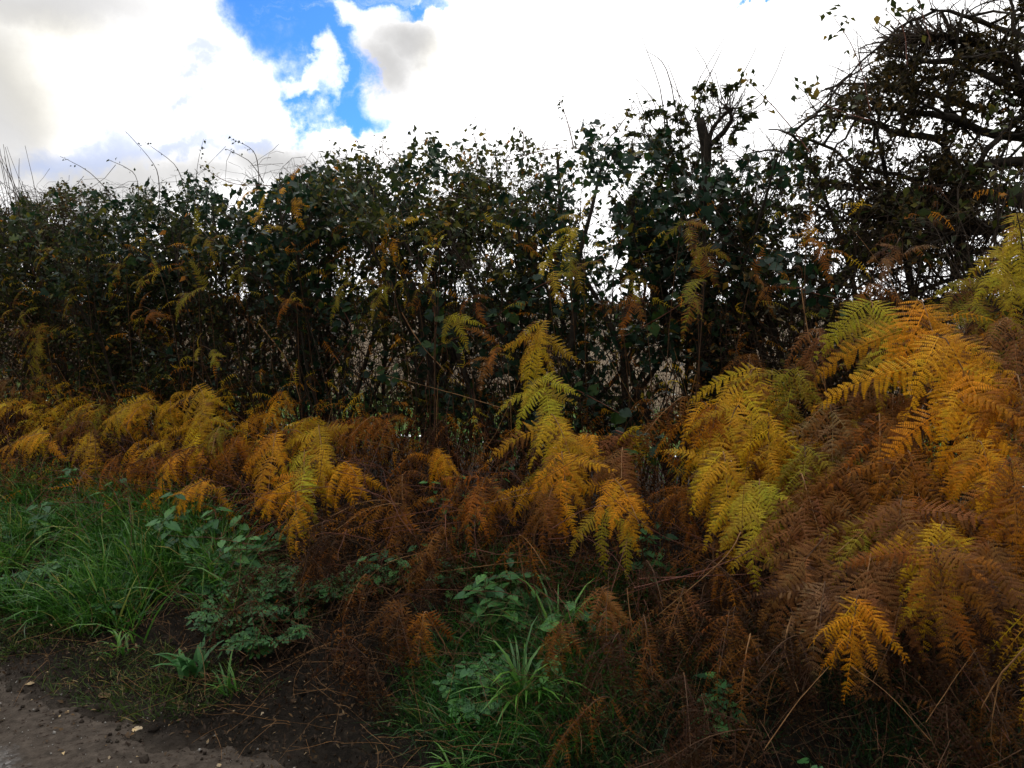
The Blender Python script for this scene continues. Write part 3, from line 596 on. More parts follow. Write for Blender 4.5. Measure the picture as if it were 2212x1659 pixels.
HERO = [ # right hand bank
 (1975, 660, 2060, 860, 1.75, 1.45, 'gold', 'fresh', 7, .42), (2020, 740, 2150, 940, 1.5, 1.25, 'gold', 'fresh', 7, .40), (2060, 850, 2130, 1060, 1.35, 1.15, 'gold', 'fresh', 6, .34), (2110, 960, 2160, 1100, 1.2, 1.05, 'gold', 'fresh', 5, .26),
 (1880, 660, 1900, 790, 1.9, 1.7, 'lime', 'fresh', 6, .36), (1770, 720, 1750, 800, 1.9, 1.75, 'mauve', 'limp', 5, .26), (1640, 800, 1560, 960, 1.8, 1.5, 'yellow', 'fresh', 7, .42), (1600, 880, 1530, 1080, 1.55, 1.3, 'yellow', 'fresh', 6, .34),
 (1560, 980, 1580, 1160, 1.35, 1.15, 'yellow', 'fresh', 7, .32), (1660, 900, 1660, 1060, 1.5, 1.25, 'yellow', 'limp', 6, .34), (1640, 1040, 1640, 1180, 1.25, 1.05, 'lime', 'fresh', 6, .30), (2040, 1130, 2000, 1320, 1.0, .85, 'yellow', 'fresh', 6, .30),
 (2130, 1160, 2130, 1330, 1.0, .85, 'mauve', 'fresh', 5, .32), (1800, 1160, 1700, 1270, 1.05, .85, 'mauve', 'fresh', 6, .34), (1880, 1200, 1860, 1360, .95, .75, 'mauve', 'fresh', 6, .34), (1950, 1080, 1930, 1240, 1.1, .9, 'mauve', 'fresh', 6, .32),
 (1760, 1060, 1700, 1170, 1.2, 1.0, 'mauve', 'limp', 6, .34), (1840, 1010, 1800, 1130, 1.3, 1.1, 'brown', 'limp', 6, .36), (1900, 900, 1900, 1050, 1.5, 1.2, 'rust', 'limp', 7, .36), (1790, 880, 1810, 1020, 1.6, 1.35, 'tan', 'limp', 7, .34),
 (1960, 980, 1990, 1100, 1.3, 1.1, 'rust', 'limp', 6, .34), (2180, 1000, 2200, 1150, 1.1, .95, 'rust', 'limp', 6, .30), (2190, 820, 2230, 960, 1.4, 1.2, 'rust', 'limp', 6, .34), (2170, 700, 2210, 820, 1.8, 1.6, 'mauve', 'limp', 6, .30),
 (2150, 560, 2200, 640, 2.1, 1.9, 'lime', 'fresh', 6, .30), (2090, 620, 2110, 700, 2.1, 1.9, 'olive', 'fresh', 6, .28), (2190, 480, 2215, 560, 2.1, 2.0, 'lime', 'fresh', 5, .28), (1720, 800, 1700, 900, 1.8, 1.6, 'olive', 'limp', 6, .30), (1740, 970, 1740, 1060, 1.4, 1.2, 'olive', 'limp', 6, .3),
 (2010, 1180, 2060, 1360, .85, .75, 'rust', 'fresh', 5, .28), (1860, 1290, 1830, 1400, .8, .65, 'gold', 'limp', 4, .24), (1780, 1260, 1770, 1370, .85, .7, 'tan', 'fresh', 5, .26),
 # brown ones lying low in front
 (860, 1290, 880, 1400, .75, .6, 'brown', 'limp', 6, .24), (920, 1320, 900, 1430, .7, .58, 'rust', 'limp', 5, .20), (1300, 1270, 1330, 1370, .85, .72, 'mauve', 'limp', 5, .22), (1220, 1340, 1190, 1420, .65, .55, 'brown', 'limp', 4, .17),
 (1390, 1330, 1410, 1470, .72, .52, 'brown', 'dead', 6, .24), (950, 1190, 880, 1260, 1.05, .9, 'brown', 'limp', 6, .22), (720, 1180, 650, 1260, 1.05, .85, 'rust', 'dead', 6, .24), (1620, 1370, 1600, 1500, .7, .5, 'brown', 'dead', 6, .24),
 (790, 1240, 740, 1340, .9, .72, 'brown', 'dead', 6, .22), (1120, 1160, 1180, 1230, 1.1, 1.0, 'rust', 'dead', 5, .2), (1480, 1270, 1450, 1370, .85, .7, 'mauve', 'dead', 6, .22), (880, 1090, 850, 1180, 1.35, 1.15, 'rust', 'limp', 6, .26), (1000, 1040, 960, 1120, 1.5, 1.3, 'rust', 'dead', 7, .28),
 # centre
 (1180, 700, 1150, 800, 1.95, 1.8, 'yellow', 'fresh', 5, .34), (1165, 820, 1200, 930, 1.8, 1.6, 'lime', 'fresh', 6, .34), (1190, 900, 1240, 1010, 1.6, 1.4, 'yellow', 'fresh', 6, .34), (1215, 980, 1225, 1110, 1.4, 1.2, 'gold', 'fresh', 5, .28), (1300, 1090, 1310, 1165, 1.3, 1.2, 'lime', 'fresh', 2, .22),
 (1350, 1110, 1355, 1180, 1.3, 1.2, 'lime', 'fresh', 1, .20), (1160, 1060, 1040, 1100, 1.5, 1.3, 'gold', 'limp', 4, .24),
 # left
 (600, 930, 575, 1110, 1.6, 1.25, 'gold', 'fresh', 6, .34), (660, 970, 655, 1150, 1.55, 1.2, 'lime', 'fresh', 6, .34), (690, 920, 700, 1060, 1.7, 1.4, 'yellow', 'fresh', 6, .32), (640, 1060, 640, 1200, 1.3, 1.05, 'gold', 'limp', 5, .26),
 (425, 835, 460, 930, 1.95, 1.7, 'yellow', 'fresh', 6, .36), (440, 900, 420, 1010, 1.8, 1.55, 'yellow', 'limp', 6, .34), (200, 930, 190, 1040, 1.8, 1.5, 'yellow', 'fresh', 7, .38), (120, 880, 90, 990, 2.0, 1.7, 'yellow', 'limp', 6, .36), (30, 990, 20, 1100, 1.7, 1.4, 'gold', 'fresh', 6, .34),
 (300, 950, 300, 1060, 1.75, 1.5, 'gold', 'limp', 6, .36), (350, 1050, 310, 1160, 1.4, 1.15, 'gold', 'limp', 4, .24), (270, 1050, 260, 1130, 1.4, 1.3, 'tan', 'limp', 3, .22), (520, 940, 480, 1040, 1.8, 1.5, 'rust', 'limp', 6, .34), (100, 1010, 60, 1120, 1.6, 1.3, 'yellow', 'limp', 6, .34), (180, 1020, 200, 1090, 1.5, 1.35, 'gold', 'limp', 5, .28),
 (95, 700, 75, 800, 2.3, 2.2, 'olive', 'fresh', 6, .38), (80, 810, 90, 880, 2.2, 2.1, 'olive', 'fresh', 3, .32),
]
for h in HERO: hero(*h)
# bracken that has climbed high through the hedge
for px, py, c in [(520, 450, 'yellow'), (430, 520, 'olive'), (560, 480, 'yellow'), (620, 420, 'gold'), (870, 470, 'yellow'), (860, 520, 'gold'), (950, 545, 'lime'), (940, 600, 'olive'), (960, 690, 'lime'), (1260, 490, 'lime'), (1180, 580, 'lime'), (1390, 640, 'rust'), (1470, 490, 'olive'), (1500, 540, 'olive'), (500, 590, 'olive'), (350, 600, 'olive'),
                 (270, 570, 'olive'), (640, 650, 'rust'), (850, 620, 'olive'), (760, 620, 'olive'), (1340, 600, 'olive'), (300, 680, 'rust'), (450, 630, 'olive'), (190, 630, 'olive'), (1950, 540, 'tan'), (1620, 610, 'rust'), (1740, 540, 'rust'), (1880, 620, 'rust'), (1000, 650, 'rust'), (430, 760, 'lime'), (30, 680, 'olive'), (130, 540, 'olive'), (1520, 620, 'olive'), (1230, 570, 'olive'), (1080, 760, 'rust')]:
    dx = random.choice((-1, 1))*random.uniform(30, 60); s_ = random.uniform(1.95, 2.2)
    hero(px, py, px+dx, py+random.uniform(10, 40), s_, s_-.1, c, random.choice(('fresh', 'limp')), random.choice((2, 3, 4, 5)), random.uniform(.16, .24), 'climbing')
# the mass behind and between them
def hz(t): return np.interp(t, [-3, -2, -1, -.5, 0, 1, 4, 9], [1.3, 1.2, .95, .72, .66, .68, .66, .66])
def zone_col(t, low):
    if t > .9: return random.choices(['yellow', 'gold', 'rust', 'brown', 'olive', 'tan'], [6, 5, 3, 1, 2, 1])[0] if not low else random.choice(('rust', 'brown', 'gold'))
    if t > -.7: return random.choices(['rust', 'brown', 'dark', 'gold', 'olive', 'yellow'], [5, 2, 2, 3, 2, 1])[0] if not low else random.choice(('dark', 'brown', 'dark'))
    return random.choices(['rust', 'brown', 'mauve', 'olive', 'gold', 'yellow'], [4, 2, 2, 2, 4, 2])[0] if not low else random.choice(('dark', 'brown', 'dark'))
for i in range(118):
    t = -3.0 + 11.2*((i+random.random())/118)**1.05; s = random.uniform(1.25, 2.35); low = False; h = hz(t)*random.uniform(.55, 1.0)*(.72+.28*(s-1.2)/1.1)
    c = zone_col(t, low); b = on_ground(t, s); ap = b + np.array([0, 0, h]) + TOCAM*random.uniform(0, .15) + np.append(DL*random.uniform(-.15, .15), 0)
    en = ap + TOCAM*random.uniform(.12, .32) + np.append(DL*random.uniform(-.25, .25), 0) + np.array([0, 0, -random.uniform(.05, .25)*min(1, h)])
    kind = 'dead' if c in ('rust', 'brown', 'dark') and random.random() < .65 else ('fresh' if c in ('yellow', 'gold') and random.random() < .5 else 'limp')
    bracken(ap, en, c, kind, random.choice((9, 10, 11, 12)), random.uniform(.18, .33), posture='drooping')
for i in range(32):
    t = random.uniform(-3, -.7); s = random.uniform(.8, 1.9); b = on_ground(t, s+.1); h = hz(t)*(.35+.65*(s-.7)/1.2)*random.uniform(.55, .98); ap = b + np.array([0, 0, h]) + TOCAM*.12
    en = ap + TOCAM*random.uniform(.08, .22) + np.append(DL*random.uniform(-.2, .2), 0) + np.array([0, 0, -random.uniform(.05, .2)]); c = random.choice(('rust', 'rust', 'gold', 'mauve', 'yellow', 'rust', 'dark'))
    bracken(ap, en, c, random.choice(('dead', 'limp', 'dead')), random.choice((10, 11, 12)), random.uniform(.15, .25), base=b, posture='tangled')
for i in range(50):       # the collapsed skirt along the front, right half, its brown darkened for shade
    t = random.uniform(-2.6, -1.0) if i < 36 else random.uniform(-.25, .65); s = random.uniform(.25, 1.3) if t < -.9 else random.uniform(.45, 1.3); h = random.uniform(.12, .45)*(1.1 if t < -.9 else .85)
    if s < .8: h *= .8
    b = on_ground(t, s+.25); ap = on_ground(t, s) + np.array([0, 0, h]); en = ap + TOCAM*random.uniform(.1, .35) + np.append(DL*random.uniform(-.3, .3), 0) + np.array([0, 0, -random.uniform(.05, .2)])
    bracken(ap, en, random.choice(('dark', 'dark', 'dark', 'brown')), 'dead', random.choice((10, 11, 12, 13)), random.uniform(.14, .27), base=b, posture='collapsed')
def small_frond(seed):
    R = np.random.default_rng(seed); V = []; F = []; pairs = 11
    curl = R.uniform(.3, 2.2); bx = R.uniform(-.5, .5)
    def sp(u): th = (u-.5)*curl; return np.array([bx*u*u*.5, math.sin(th)/curl+.5*math.sin(curl/2)/curl*2, (math.cos(th)-math.cos(curl/2))/curl])
    for i in range(6):
        a, b = sp(i/6), sp((i+1)/6); o = len(V); w = .006; V += [a+[-w, 0, 0], a+[w, 0, 0], b+[w*.6, 0, 0], b+[-w*.6, 0, 0]]; F.append((o, o+1, o+2, o+3))
    for i in range(pairs):
        u = .06+.9*i/(pairs-1); c = sp(u)
        for sd in (-1, 1):
            if R.random() < .12: continue
            L = .25*(1-u)**.7*R.uniform(.5, 1.1)+.02; d = np.array([sd*R.uniform(.7, 1), R.uniform(.1, .7), -R.uniform(.0, .9)]); d /= np.linalg.norm(d); m = 5; pc = c.copy()
            for k in range(m):
                w = .022*(1-k/m)**.6+.003; n2 = np.array([0, w, w*R.uniform(-.8, .8)]); o = len(V); e = pc+d*L/m; V += [pc, pc+d*L/m*.5+n2, e, pc+d*L/m*.5-n2]; F.append((o, o+1, o+2, o+3)); pc = e; d = d+np.array([0, 0, -R.uniform(0, .45)]); d /= np.linalg.norm(d)
    return np.array(V), np.array(F)
SF = [small_frond(900+i) for i in range(16)]
def frond_mass(name, label, n, t, s, hlo, hhi, size, mat, tintf):
    b = on_ground(t, s); z = hlo + (hhi-hlo)*rng.random(n)**.85; b[:, 2] += z; al = unit(rng.normal(0, 1, (n, 3))*np.array([1, 1, .45]) + np.array([0, 0, -.55]) + TOCAM*.35); nr = rng.normal(0, .5, (n, 3)) + np.array([0, 0, .6]) + TOCAM*.6; nr = unit(nr-(nr*al).sum(-1, keepdims=True)*al); fr = np.stack([np.cross(al, nr), al, nr], -1)
    parts = []; sz = rng.uniform(*size, n); which = rng.integers(0, len(SF), n); tint = tintf(t, s, z); tt = []
    for q in range(len(SF)):
        m = which == q
        if m.any():
            v, f, a = scatter(SF[q][0], [SF[q][1]], b[m], fr[m], sz[m]); parts.append((v, f, a)); tt.append(np.clip(tint[m][a] + rng.normal(0, .05, len(a)), 0, 1))
    v, f, a = join(parts); o = obj(name, mesh_np(name, v, f, mat, {'tint': np.concatenate(tt)})); o['kind'] = 'stuff'; o['label'] = label; o['category'] = 'ferns'
M_MASS = leaf_mat('bracken_tangle', [(0, (.035, .014, .006)), (.3, (.13, .05, .010)), (.55, (.36, .13, .010)), (.75, (.62, .29, .012)), (.9, (.55, .40, .02)), (1, (.30, .28, .03))], .4, .6, .15, 14)
nM = 2300
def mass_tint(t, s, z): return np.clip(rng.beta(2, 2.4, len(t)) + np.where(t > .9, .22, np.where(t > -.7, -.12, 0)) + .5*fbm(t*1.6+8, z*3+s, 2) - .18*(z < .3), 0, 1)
tm = -3+11.4*rng.random(nM); sm_ = rng.uniform(1.15, 2.5, nM)
b_h = hz(tm)*np.clip((sm_-.75)/1.1, .15, 1)
for lo, hi in ((0, .5), (.5, .8), (.8, 1.2), (1.2, 2)):
    m = (b_h >= lo) & (b_h < hi)
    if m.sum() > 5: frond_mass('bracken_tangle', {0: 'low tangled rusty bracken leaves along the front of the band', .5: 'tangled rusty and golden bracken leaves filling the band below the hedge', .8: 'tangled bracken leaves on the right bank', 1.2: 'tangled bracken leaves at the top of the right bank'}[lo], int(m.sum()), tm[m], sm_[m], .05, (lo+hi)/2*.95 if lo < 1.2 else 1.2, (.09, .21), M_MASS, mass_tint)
n_ = 700; frond_mass('climbing_bracken', 'small olive and rusty bracken leaves caught in the face of the hedge', n_, rng.uniform(-2.6, 8.5, n_), rng.uniform(2.05, 2.5, n_), .5, 1.75, (.08, .19), M_MASS, lambda t, s, z: np.clip(np.where(rng.random(len(t)) < .45, rng.uniform(.84, 1, len(t)), rng.uniform(.1, .75, len(t))), 0, 1))
# describe every bracken plant by what sets it apart
def place_words(px, py):
    col = 0 if px < 250 else 1 if px < 520 else 2 if px < 800 else 3 if px < 1000 else 4 if px < 1400 else 5 if px < 1700 else 6 if px < 1950 else 7
    colw = ['at the left edge', 'above the long grass', 'above the parsley leaves', 'left of the central plume', 'around the central plume', 'below the leaning trunk', 'on the right bank', 'at the right edge'][col]
    row = 0 if py < 680 else 1 if py < 860 else 2 if py < 1010 else 3 if py < 1180 else 4 if py < 1400 else 5
    return colw, ['high in the hedge', 'against the hedge foot', 'along the upper slope', 'along the lower slope', 'near the ground', 'lowest by the lane'][row]
ORD = ['leftmost', 'second from left', 'third from left', 'fourth from left', 'fifth from left', 'sixth from left', 'seventh from left', 'eighth from left', 'ninth from left', 'tenth from left', 'eleventh from left', 'twelfth from left', 'thirteenth from left', 'fourteenth from left', 'fifteenth from left', 'sixteenth from left']
cls = {}
for r, ap, en, c, k, pos_ in PLANTS:
    px, py = pix((ap+en)/2); a, b = place_words(px, py); st_ = {'fresh': 'full', 'limp': 'limp', 'dead': 'shrivelled'}[k]
    cls.setdefault((WORDS[c], st_, pos_ if pos_ in ('climbing', 'collapsed') else 'plain', b, a), []).append((px, r))
for key, lst in cls.items():
    lst.sort(key=lambda q: q[0])
    for i, (px, r) in enumerate(lst):
        r['label'] = f'{key[0]} {key[1]} bracken {key[3]} {key[4]}' + ('' if len(lst) == 1 else f', {ORD[min(i, 15)]}')
        if key[2] != 'plain': r['label'] = r['label'].replace(' bracken', f' {key[2]} bracken').replace('coloured ', '')
        r['group'] = 'bracken climbing through the hedge' if key[2] == 'climbing' else 'bracken on the verge'
# ------------------------------------------------------------------ loose dead stalks
def stalk(pts, s0, s1, r0, lab, mat=M_STRAW, name='dead_stalk', fork=None):
    n = len(pts); pp = [P(*q, s0+(s1-s0)*i/(n-1)) for i, q in enumerate(pts)]
    for p_ in pp:
        g = float(ground(*ts(p_[0], p_[1]))); p_[2] = max(p_[2], g+.02)
    r = thing(name, pp[0], lab, 'stalk', 'loose dead stalks and twigs'); o_ = np.array(r.location); limb(r, o_, pp, r0, r0*.45, 'stem', mat, 5, 10)
    if fork: limb(r, o_, [pp[-2]] + [P(*q, s1) for q in fork], r0*.6, r0*.3, 'side_stem', mat, 4, 7)
ST = [([(840, 1310), (930, 1240), (1170, 1210)], 1.0, 1.1, .0045, 'orange dead stalk lying level across the dark centre of the verge', None),
      ([(640, 1490), (760, 1380), (950, 1270)], .55, .95, .0035, 'long tan stalk slanting up from the mud edge', None),
      ([(740, 1310), (830, 1220), (940, 1190)], .9, 1.1, .004, 'slim orange stalk slanting up left of the dark hollow', None),
      ([(1060, 1085), (1180, 1060), (1330, 1050)], 1.2, 1.4, .003, 'thin orange stalk above the green nettle clump', None),
      ([(1080, 880), (980, 850), (830, 810)], 1.8, 1.9, .003, 'pale stalk crossing in front of the hedge foot left of centre', None),
      ([(1370, 1270), (1530, 1230), (1640, 1180)], .8, 1.0, .004, 'reddish stalk running level into the right bank of bracken', None),
      ([(1380, 1250), (1500, 1245), (1620, 1240)], .85, 1.0, .003, 'thin reddish stalk just below the other reddish one', None),
      ([(2225, 1390), (2160, 1460), (2120, 1530)], .55, .6, .004, 'crooked pale twig hanging at the lower right edge', [(2140, 1590), (2170, 1640)]),
      ([(1710, 1330), (1695, 1400), (1725, 1495)], .7, .6, .0035, 'bent pale twig hanging under the right hand bracken', [(1660, 1500), (1650, 1570)]),
      ([(1355, 1270), (1370, 1390), (1410, 1470)], .85, .7, .003, 'long thin bent stalk hanging in the dark right of centre', None),
      ([(1840, 1440), (1920, 1500), (2010, 1600)], .6, .4, .0022, 'fine pale straw slanting through the dark lower right', None),
      ([(2000, 1560), (2060, 1470), (2110, 1400)], .5, .6, .0022, 'second fine straw leaning the other way at lower right', None),
      ([(1650, 1620), (1720, 1520), (1790, 1440)], .4, .6, .0025, 'thin twig rising from the grass at the lower right', None),
      ([(1030, 1600), (1120, 1500), (1200, 1430)], .4, .6, .0022, 'straw blade slanting across the lower centre', None),
      ([(280, 1240), (330, 1215), (410, 1195)], 1.1, 1.15, .003, 'short orange stalk lying in the long grass', [(395, 1250), (392, 1300)]),
      ([(460, 1410), (500, 1365), (535, 1325)], .5, .7, .003, 'thin grey twig lying on the bare soil', None),
      ([(1600, 1150), (1560, 1210), (1420, 1330)], 1.0, .8, .003, 'slanting stalk below the yellow bracken right of centre', None),
      ([(560, 700), (620, 780), (650, 870)], 2.3, 2.2, .006, 'leaning pale stem at the hedge foot left of centre', None),
      ([(1730, 620), (1750, 740), (1790, 860)], 2.2, 2.0, .004, 'tall dry stem standing before the hedge above the right bank', None),
      ([(1960, 700), (1920, 600), (1830, 480)], 2.2, 2.3, .003, 'dry stem leaning before the open tree branches', None),
      ([(850, 640), (900, 730), (960, 800)], 2.2, 2.1, .0055, 'dry cane leaning at the hedge foot right of the central gap', None)]
for p_, a, b, r0, lab, fk in ST: stalk(p_, a, b, r0*(.5 if 'straw' in lab or 'fine' in lab else .75), lab, M_CANE if 'reddish' in lab else M_STRAW, 'dead_twig' if 'twig' in lab else 'dead_stalk', fk)
def tangle(name, label, n, f_ts, hmax, L, rad, mat, flat=.5):
    t, s = f_ts(n); b = on_ground(t, s); b[:, 2] += rng.uniform(0, hmax, n)*np.interp(t, [-2, 3], [1, .7]); d = rng.normal(0, 1, (n, 3)); d[:, 2] *= flat
    B = wander(b, d, rng.uniform(*L, n), 5, .12, 0, .12); v, f, _ = tubes(B, np.linspace(1, .6, 5)[None]*rng.uniform(*rad, n)[:, None], 3)
    o = obj(name, mesh_np(name, v, f, mat)); o['kind'] = 'stuff'; o['label'] = label; o['category'] = 'undergrowth'
tangle('bracken_thatch', 'tangle of brown dead stalks under the bracken', 2600, lambda n: (rng.uniform(-3, 8, n), rng.uniform(.9, 2.5, n)), .55, (.15, .6), (.0008, .0022), M_CANE)
tangle('straw_litter', 'fine pale straws lying through the grass and dead bracken', 1500, lambda n: (rng.uniform(-2.6, 4, n), rng.uniform(.05, 1.4, n)), .16, (.05, .3), (.0005, .0012), M_STRAW, .4)
# crumpled dead bracken leaflets filling the mass
def crumple(name, label, n, f_ts, hf, size, mat, stops=None):
    t, s = f_ts(n); b = on_ground(t, s); b[:, 2] += rng.random(n)**.8*hf(t, s); v, f, a = scatter(TINY*np.array([.55, 1, 1]), TINY_F, b, rot_frames(n, 1, .5), rng.uniform(*size, n))
    o = obj(name, mesh_np(name, v, f, mat, {'tint': rng.beta(1.6, 2.6, n)[a]})); o['kind'] = 'stuff'; o['label'] = label; o['category'] = 'undergrowth'
M_CRUMB = leaf_mat('dead_bracken_scraps', [(0, (.012, .006, .003)), (.5, (.045, .019, .006)), (.85, (.15, .065, .014)), (1, (.34, .18, .03))], .25, .8, .1)
M_SHADECRUMB = leaf_mat('shaded_bracken_scraps', [(0, (.005, .003, .002)), (.5, (.015, .007, .003)), (.85, (.075, .030, .009)), (1, (.22, .09, .02))], .2, .8, .1)  # scrap browns again, with the shade under the bank put in
crumple('bracken_litter', 'crumpled brown bracken scraps filling the slope below the hedge', 70000, lambda n: (rng.uniform(-3, 8.6, n), rng.uniform(1.15, 2.5, n)), lambda t, s: hz(t)*.75*np.clip((s-.7)/1.1, 0, 1), (.008, .028), M_CRUMB)
crumple('collapsed_bracken', 'broken bracken leaf scraps darkened for shade, collapsed along the front of the bank', 20000, lambda n: (np.where(rng.random(n) < .7, rng.uniform(-3, -.9, n), rng.uniform(-.3, .7, n)), rng.uniform(.25, 1.4, n)), lambda t, s: .30+0*t, (.006, .022), M_SHADECRUMB)
crumple('hedge_foot_scraps', 'rusty scraps and dry leaves hanging in the open hedge foot', 30000, lambda n: (rng.uniform(-3, 9, n), rng.uniform(2.0, 3.2, n)), lambda t, s: 1.25+0*t, (.008, .032), M_CRUMB)
crumple('leaf_litter', 'dark leaf and stem litter on the bank soil', 70000, lambda n: (rng.uniform(-3, 9, n), rng.uniform(.0, 1.9, n)**1.0*np.where(rng.random(n) < .6, 1, 2.6)), lambda t, s: .03+.04*(t < 2.2), (.006, .028), M_LITTER)
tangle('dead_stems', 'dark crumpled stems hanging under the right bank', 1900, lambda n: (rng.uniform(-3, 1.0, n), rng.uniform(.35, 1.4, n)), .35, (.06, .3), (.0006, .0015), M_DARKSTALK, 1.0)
crumple('mud_crumbs', 'crumbs of mud and dead leaf trodden onto the edge of the lane', 15000, lambda n: (rng.uniform(-2.4, 5, n), .22-np.abs(rng.normal(0, .26, n))), lambda t, s: .012+0*t, (.003, .013), M_SOIL)
# ------------------------------------------------------------------ grass
def grass(name, label, n, f_ts, L, w, mat=M_GRASS, arch=1.2, lean=.45, lo=0, clump=True, seg=5):
    t, s = f_ts(n)
    if clump:
        m = fbm(t*3.5+60, s*3.5+60, 3) > (.0 if name == 'short_grass' else -.10)+rng.normal(0, .06, len(t)); t = t[m]; s = s[m]
    n = len(t); b = on_ground(t, s); b[:, 2] -= .005; d = rng.normal(0, lean, (n, 3)); d[:, 2] = 1; d += TOCAM*.18
    ln = rng.uniform(*L, n)*(1+.8*fbm(t*2+3, s*2+9, 2)); k = seg
    pts = [b]; dd = unit(d); hdir = unit(np.stack([rng.normal(0, 1, n)-NS[0]*.6, rng.normal(0, 1, n)-NS[1]*.6, np.zeros(n)], -1)); ar = rng.uniform(.3, 1, n)[:, None]*arch
    for i in range(k-1):
        pts.append(pts[-1] + dd*(ln/(k-1))[:, None]); dd = unit(dd + (hdir*.45 + np.array([0, 0, -.55]))*ar*(i+1)/k)
    Pt = np.stack(pts, 1); side = unit(np.cross(hdir, np.array([0, 0, 1.])) + rng.normal(0, .4, (n, 3)))
    W_ = (np.array([.8, 1, .9, .6, .08][:k]))[None]*(w*rng.uniform(.6, 1.3, n))[:, None]
    V = np.stack([Pt - side[:, None]*W_[..., None], Pt + side[:, None]*W_[..., None]], 2).reshape(-1, 3)
    I = np.arange(n*k*2).reshape(n, k, 2); F = np.stack([I[:, :-1, 0], I[:, :-1, 1], I[:, 1:, 1], I[:, 1:, 0]], -1).reshape(-1, 4)
    tint = np.clip(rng.beta(2, 2.6, n) + .25*fbm(t*4, s*4, 2), 0, 1); tint = np.where(rng.random(n) < .05, rng.uniform(.93, 1, n), tint*.92)
    o = obj(name, mesh_np(name, V, F, mat, {'tint': np.repeat(tint, k*2)})); o['kind'] = 'stuff'; o['label'] = label; o['category'] = 'grass'
def inpix(n, poly, smin, smax):
    """points of the verge whose place in the photograph falls in a rough box list"""
    out_t = []; out_s = []; tot = 0
    while tot < n:
        t = rng.uniform(-3, 7.5, n*3); s = rng.uniform(smin, smax, n*3); Q = on_ground(t, s); px, py = pixn(Q); m = np.zeros(len(t), bool)
        for cx_, cy_, rx, ry in poly: m |= ((px-cx_)/rx)**2 + ((py-cy_)/ry)**2 < 1+rng.normal(0, .18, len(t))
        out_t.append(t[m]); out_s.append(s[m]); tot += m.sum()
    return np.concatenate(out_t)[:n], np.concatenate(out_s)[:n]
grass('long_grass', 'long arching green grass on the left bank', 13000, lambda n: inpix(n, [(150, 1210, 330, 150), (330, 1270, 210, 110), (60, 1330, 150, 90)], .35, 1.6), (.12, .36), .0038, arch=1.7, lean=.6, clump=True)
grass('short_grass', 'short thin grass at the muddy edge of the left bank', 8500, lambda n: inpix(n, [(60, 1390, 170, 70), (280, 1420, 110, 60), (440, 1450, 90, 55), (620, 1290, 80, 100), (120, 1440, 230, 50), (380, 1490, 200, 45), (80, 1500, 160, 30), (300, 1530, 200, 30)], .0, 1.3), (.02, .09), .0017, arch=1.0, lean=.9, mat=M_TIREDGRASS)
grass('verge_grass', 'green grass darkened for shade along the foot of the right bank', 14000, lambda n: inpix(n, [(1150, 1560, 330, 130), (1500, 1560, 330, 150), (1300, 1400, 250, 130), (1900, 1600, 330, 90), (1330, 1200, 180, 90), (1750, 1500, 300, 140)], .05, 1.5), (.04, .17), .0015, arch=1.3, lean=.7, mat=M_SHADEGRASS)
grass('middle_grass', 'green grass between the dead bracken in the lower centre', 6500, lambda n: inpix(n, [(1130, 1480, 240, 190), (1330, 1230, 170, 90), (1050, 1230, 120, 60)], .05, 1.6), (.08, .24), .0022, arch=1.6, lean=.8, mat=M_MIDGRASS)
grass('margin_grass', 'bright green grass of the field margin seen through the hedge', 16000, lambda n: (rng.uniform(-4, 12, n), rng.uniform(3.4, 8.2, n)), (.08, .28), .004, arch=.8, seg=4)
def tuft(px, py, s, n, L, w, lab, cat='plant', name='grass_tuft', spread=.05, arch=1.3, mat=M_GRASS, hue=(.3, .8)):
    p = P(px, py, s); t_, s_ = ts(p[0], p[1]); g = on_ground(t_, s_); r = thing(name, g, lab, cat, 'tufts and broad leaved plants on the verge'); k = 6
    for i in range(n):
        a = random.uniform(0, 2*math.pi); h = np.array([math.cos(a), math.sin(a), 0]) + TOCAM*.35; dd = unit(h*random.uniform(.2, .7) + np.array([0, 0, 1.])); l = random.uniform(*L); q = np.append(rng.normal(0, spread*.4, 2), 0.); ps = [q.copy()]
        for j in range(k-1): q = q + dd*l/(k-1); ps.append(q.copy()); dd = unit(dd + (h*.5+np.array([0, 0, -.55]))*arch*(j+1)/k*random.uniform(.7, 1.1))
        ps = np.array(ps); ps[:, 2] = np.maximum(ps[:, 2], .006); sd = unit(np.cross(h, np.array([0, 0, 1.]))); wv = np.array([.5, .9, 1, .85, .55, .05])*w*random.uniform(.7, 1.2)
        V = np.concatenate([ps - sd*wv[:, None], ps - np.array([0, 0, 1])*wv[:, None]*.35, ps + sd*wv[:, None]]); F = []
        for j in range(k-1): F += [(j, j+k, j+k+1, j+1), (j+k, j+2*k, j+2*k+1, j+k+1)]
        obj('blade', mesh_np('blade', V, np.array(F), mat, {'tint': np.full(len(V), random.uniform(*hue))}), r)
tuft(1130, 1460, .60, 34, (.25, .42), .0065, 'broad bladed green grass tuft arching out of the dark lower centre', arch=1.3)
tuft(420, 1490, .30, 16, (.12, .22), .013, 'plantain with broad pointed leaves at the muddy lane edge', name='plantain', arch=.9, mat=M_HERB)
tuft(500, 1500, .28, 18, (.10, .18), .005, 'small spiky grass tuft right of the plantain', arch=.8)
tuft(270, 1480, .32, 14, (.08, .15), .006, 'small tuft of grass and dead blades left of the plantain')
tuft(1210, 1300, .95, 18, (.3, .45), .006, 'thin tuft of long blades above the dark hollow', arch=1.1)
tuft(1700, 1600, .35, 22, (.15, .3), .006, 'broad grass tuft in the dark lower right')
tuft(300, 1330, .85, 26, (.25, .42), .006, 'tallest arching tuft in the long grass at left')
tuft(90, 1300, .95, 26, (.25, .40), .006, 'arching tuft in the long grass near the left edge')
